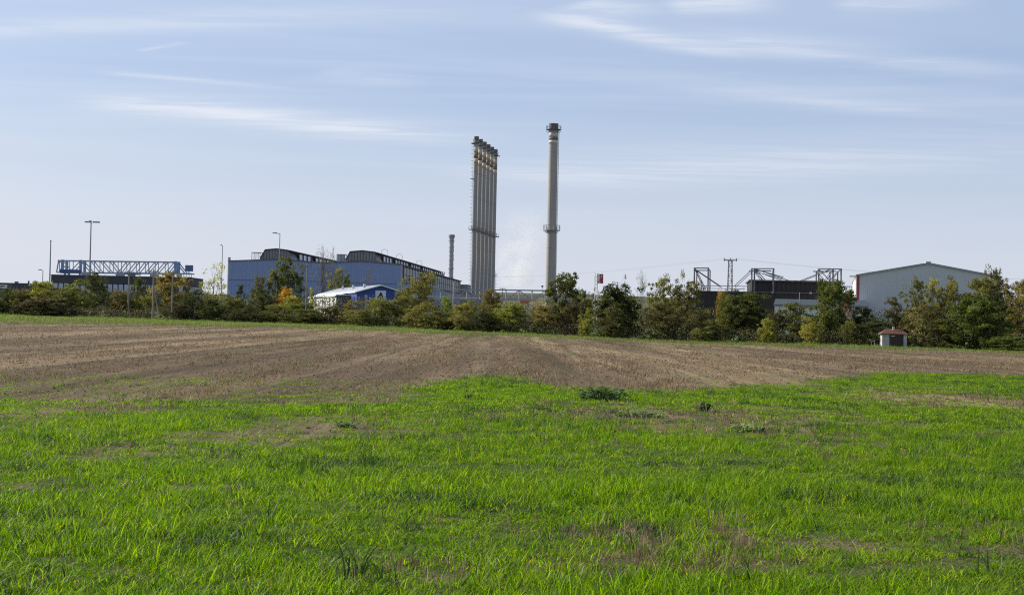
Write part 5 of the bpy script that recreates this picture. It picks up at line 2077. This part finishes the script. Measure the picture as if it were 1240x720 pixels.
def tall_tuft(px, py, hpx, n, label, seed, w=.012, spread=.10, col=None):
    x, y = ground_hit(px, py)
    H = hpx * y / F
    v, f, t = blade_tuft(seed, n, H * .7, H * 1.5, w, spread, 1.0, 8, .12, .12, .85)
    me = np_mesh('tall_grass', v, f, t, M_TALL)
    o = bpy.data.objects.new('tall_grass', me); COL.objects.link(o)
    o.location = (x, y, gz(x, y))
    tag(o, label, 'grass tuft', 'tall tufts in the crop')


tall_tuft(430, 700, 58, 16, 'tall dark grass tuft with arching blades, lower left of centre', 301, .016, .10)
tall_tuft(398, 705, 48, 9, 'smaller arching grass tuft just left of the tall dark one', 302, .014)
tall_tuft(324, 632, 34, 4, 'single arching grass blade cluster standing out at left', 303, .014, .04)
tall_tuft(462, 708, 34, 9, 'short dark grass tuft right of the tall dark one', 304, .013)
tall_tuft(760, 668, 44, 7, 'thin arching grass tuft right of centre', 305, .012, .12)
tall_tuft(1200, 700, 40, 12, 'grass tuft near the lower right corner', 306, .013, .12)
tall_tuft(60, 706, 44, 10, 'grass tuft near the lower left corner', 307, .013, .12)
tall_tuft(285, 704, 40, 8, 'grass tuft with pale bent blades at lower left', 308, .013, .12)
tall_tuft(905, 706, 40, 9, 'grass tuft in the thin strip at lower right', 309, .013, .12)


# ------------------------------------------------------------------ drifting steam behind the chimneys
def smoke():
    Y = 640.0
    base = at(622, 352, Y)
    topp = at(648, 238, Y)
    H = topp.z - base.z
    x0 = base.x
    prof = []
    mb = MB()
    rings, n = 14, 24
    vs, fs = [], []
    for k in range(rings):
        t = k / (rings - 1)
        rad = (9.5 + 7.5 * t) * math.sqrt(max(.02, 1 - (2 * t - 1) ** 8))
        cx = t * (topp.x - base.x)
        for i in range(n):
            a = 2 * math.pi * i / n
            vs.append((cx + rad * math.cos(a), rad * .8 * math.sin(a), t * H))
    for k in range(rings - 1):
        for i in range(n):
            j = (i + 1) % n
            fs.append((k * n + i, k * n + j, (k + 1) * n + j, (k + 1) * n + i))
    fs += [tuple(range(n))[::-1], tuple(range((rings - 1) * n, rings * n))]
    mb.add(vs, fs)
    mt = bpy.data.materials.new('steam')
    mt.use_nodes = True
    n_, l = mt.node_tree.nodes, mt.node_tree.links
    n_.clear()
    out = N(n_, 'ShaderNodeOutputMaterial')
    pv = N(n_, 'ShaderNodeVolumePrincipled')
    pv.inputs['Color'].default_value = (.99, .985, .985, 1)
    pv.inputs['Anisotropy'].default_value = .2
    l.new(pv.outputs[0], out.inputs['Volume'])
    tc = N(n_, 'ShaderNodeTexCoord')
    sp = N(n_, 'ShaderNodeSeparateXYZ')
    l.new(tc.outputs['Object'], sp.inputs[0])

    def M(op, a, b=None, clamp=False):
        q = N(n_, 'ShaderNodeMath', operation=op, use_clamp=clamp)
        for i, v in enumerate((a, b)):
            if v is None:
                continue
            if isinstance(v, (int, float)):
                q.inputs[i].default_value = v
            else:
                l.new(v, q.inputs[i])
        return q.outputs[0]
    t = M('DIVIDE', sp.outputs[2], H, True)
    cx = M('MULTIPLY', t, topp.x - base.x)
    rad = M('ADD', M('MULTIPLY', t, 7.5), 9.5)
    dx = M('DIVIDE', M('SUBTRACT', sp.outputs[0], cx), rad)
    dy = M('DIVIDE', sp.outputs[1], M('MULTIPLY', rad, .8))
    rr = M('ADD', M('MULTIPLY', dx, dx), M('MULTIPLY', dy, dy))
    fall = M('SUBTRACT', 1.0, rr, True)
    nz = N(n_, 'ShaderNodeTexNoise')
    nz.inputs['Scale'].default_value = .11
    nz.inputs['Detail'].default_value = 4
    nz.inputs['Distortion'].default_value = .6
    l.new(tc.outputs['Object'], nz.inputs['Vector'])
    pn = M('MULTIPLY', M('SUBTRACT', nz.outputs['Fac'], .40, True), 6.0)
    up = M('MULTIPLY', M('POWER', M('SUBTRACT', 1.0, t, True), 2.0), M('MULTIPLY', t, 12.0, True))
    d = M('MULTIPLY', M('MULTIPLY', fall, pn), M('MULTIPLY', M('ADD', up, .02), .17))
    l.new(d, pv.inputs['Density'])
    o = mb.build('smoke_plume', mt, None)
    o.location = (x0, Y, base.z)
    o['kind'] = 'stuff'; o['label'] = 'faint pale steam drifting up behind the chimneys'; o['category'] = 'smoke'


smoke()
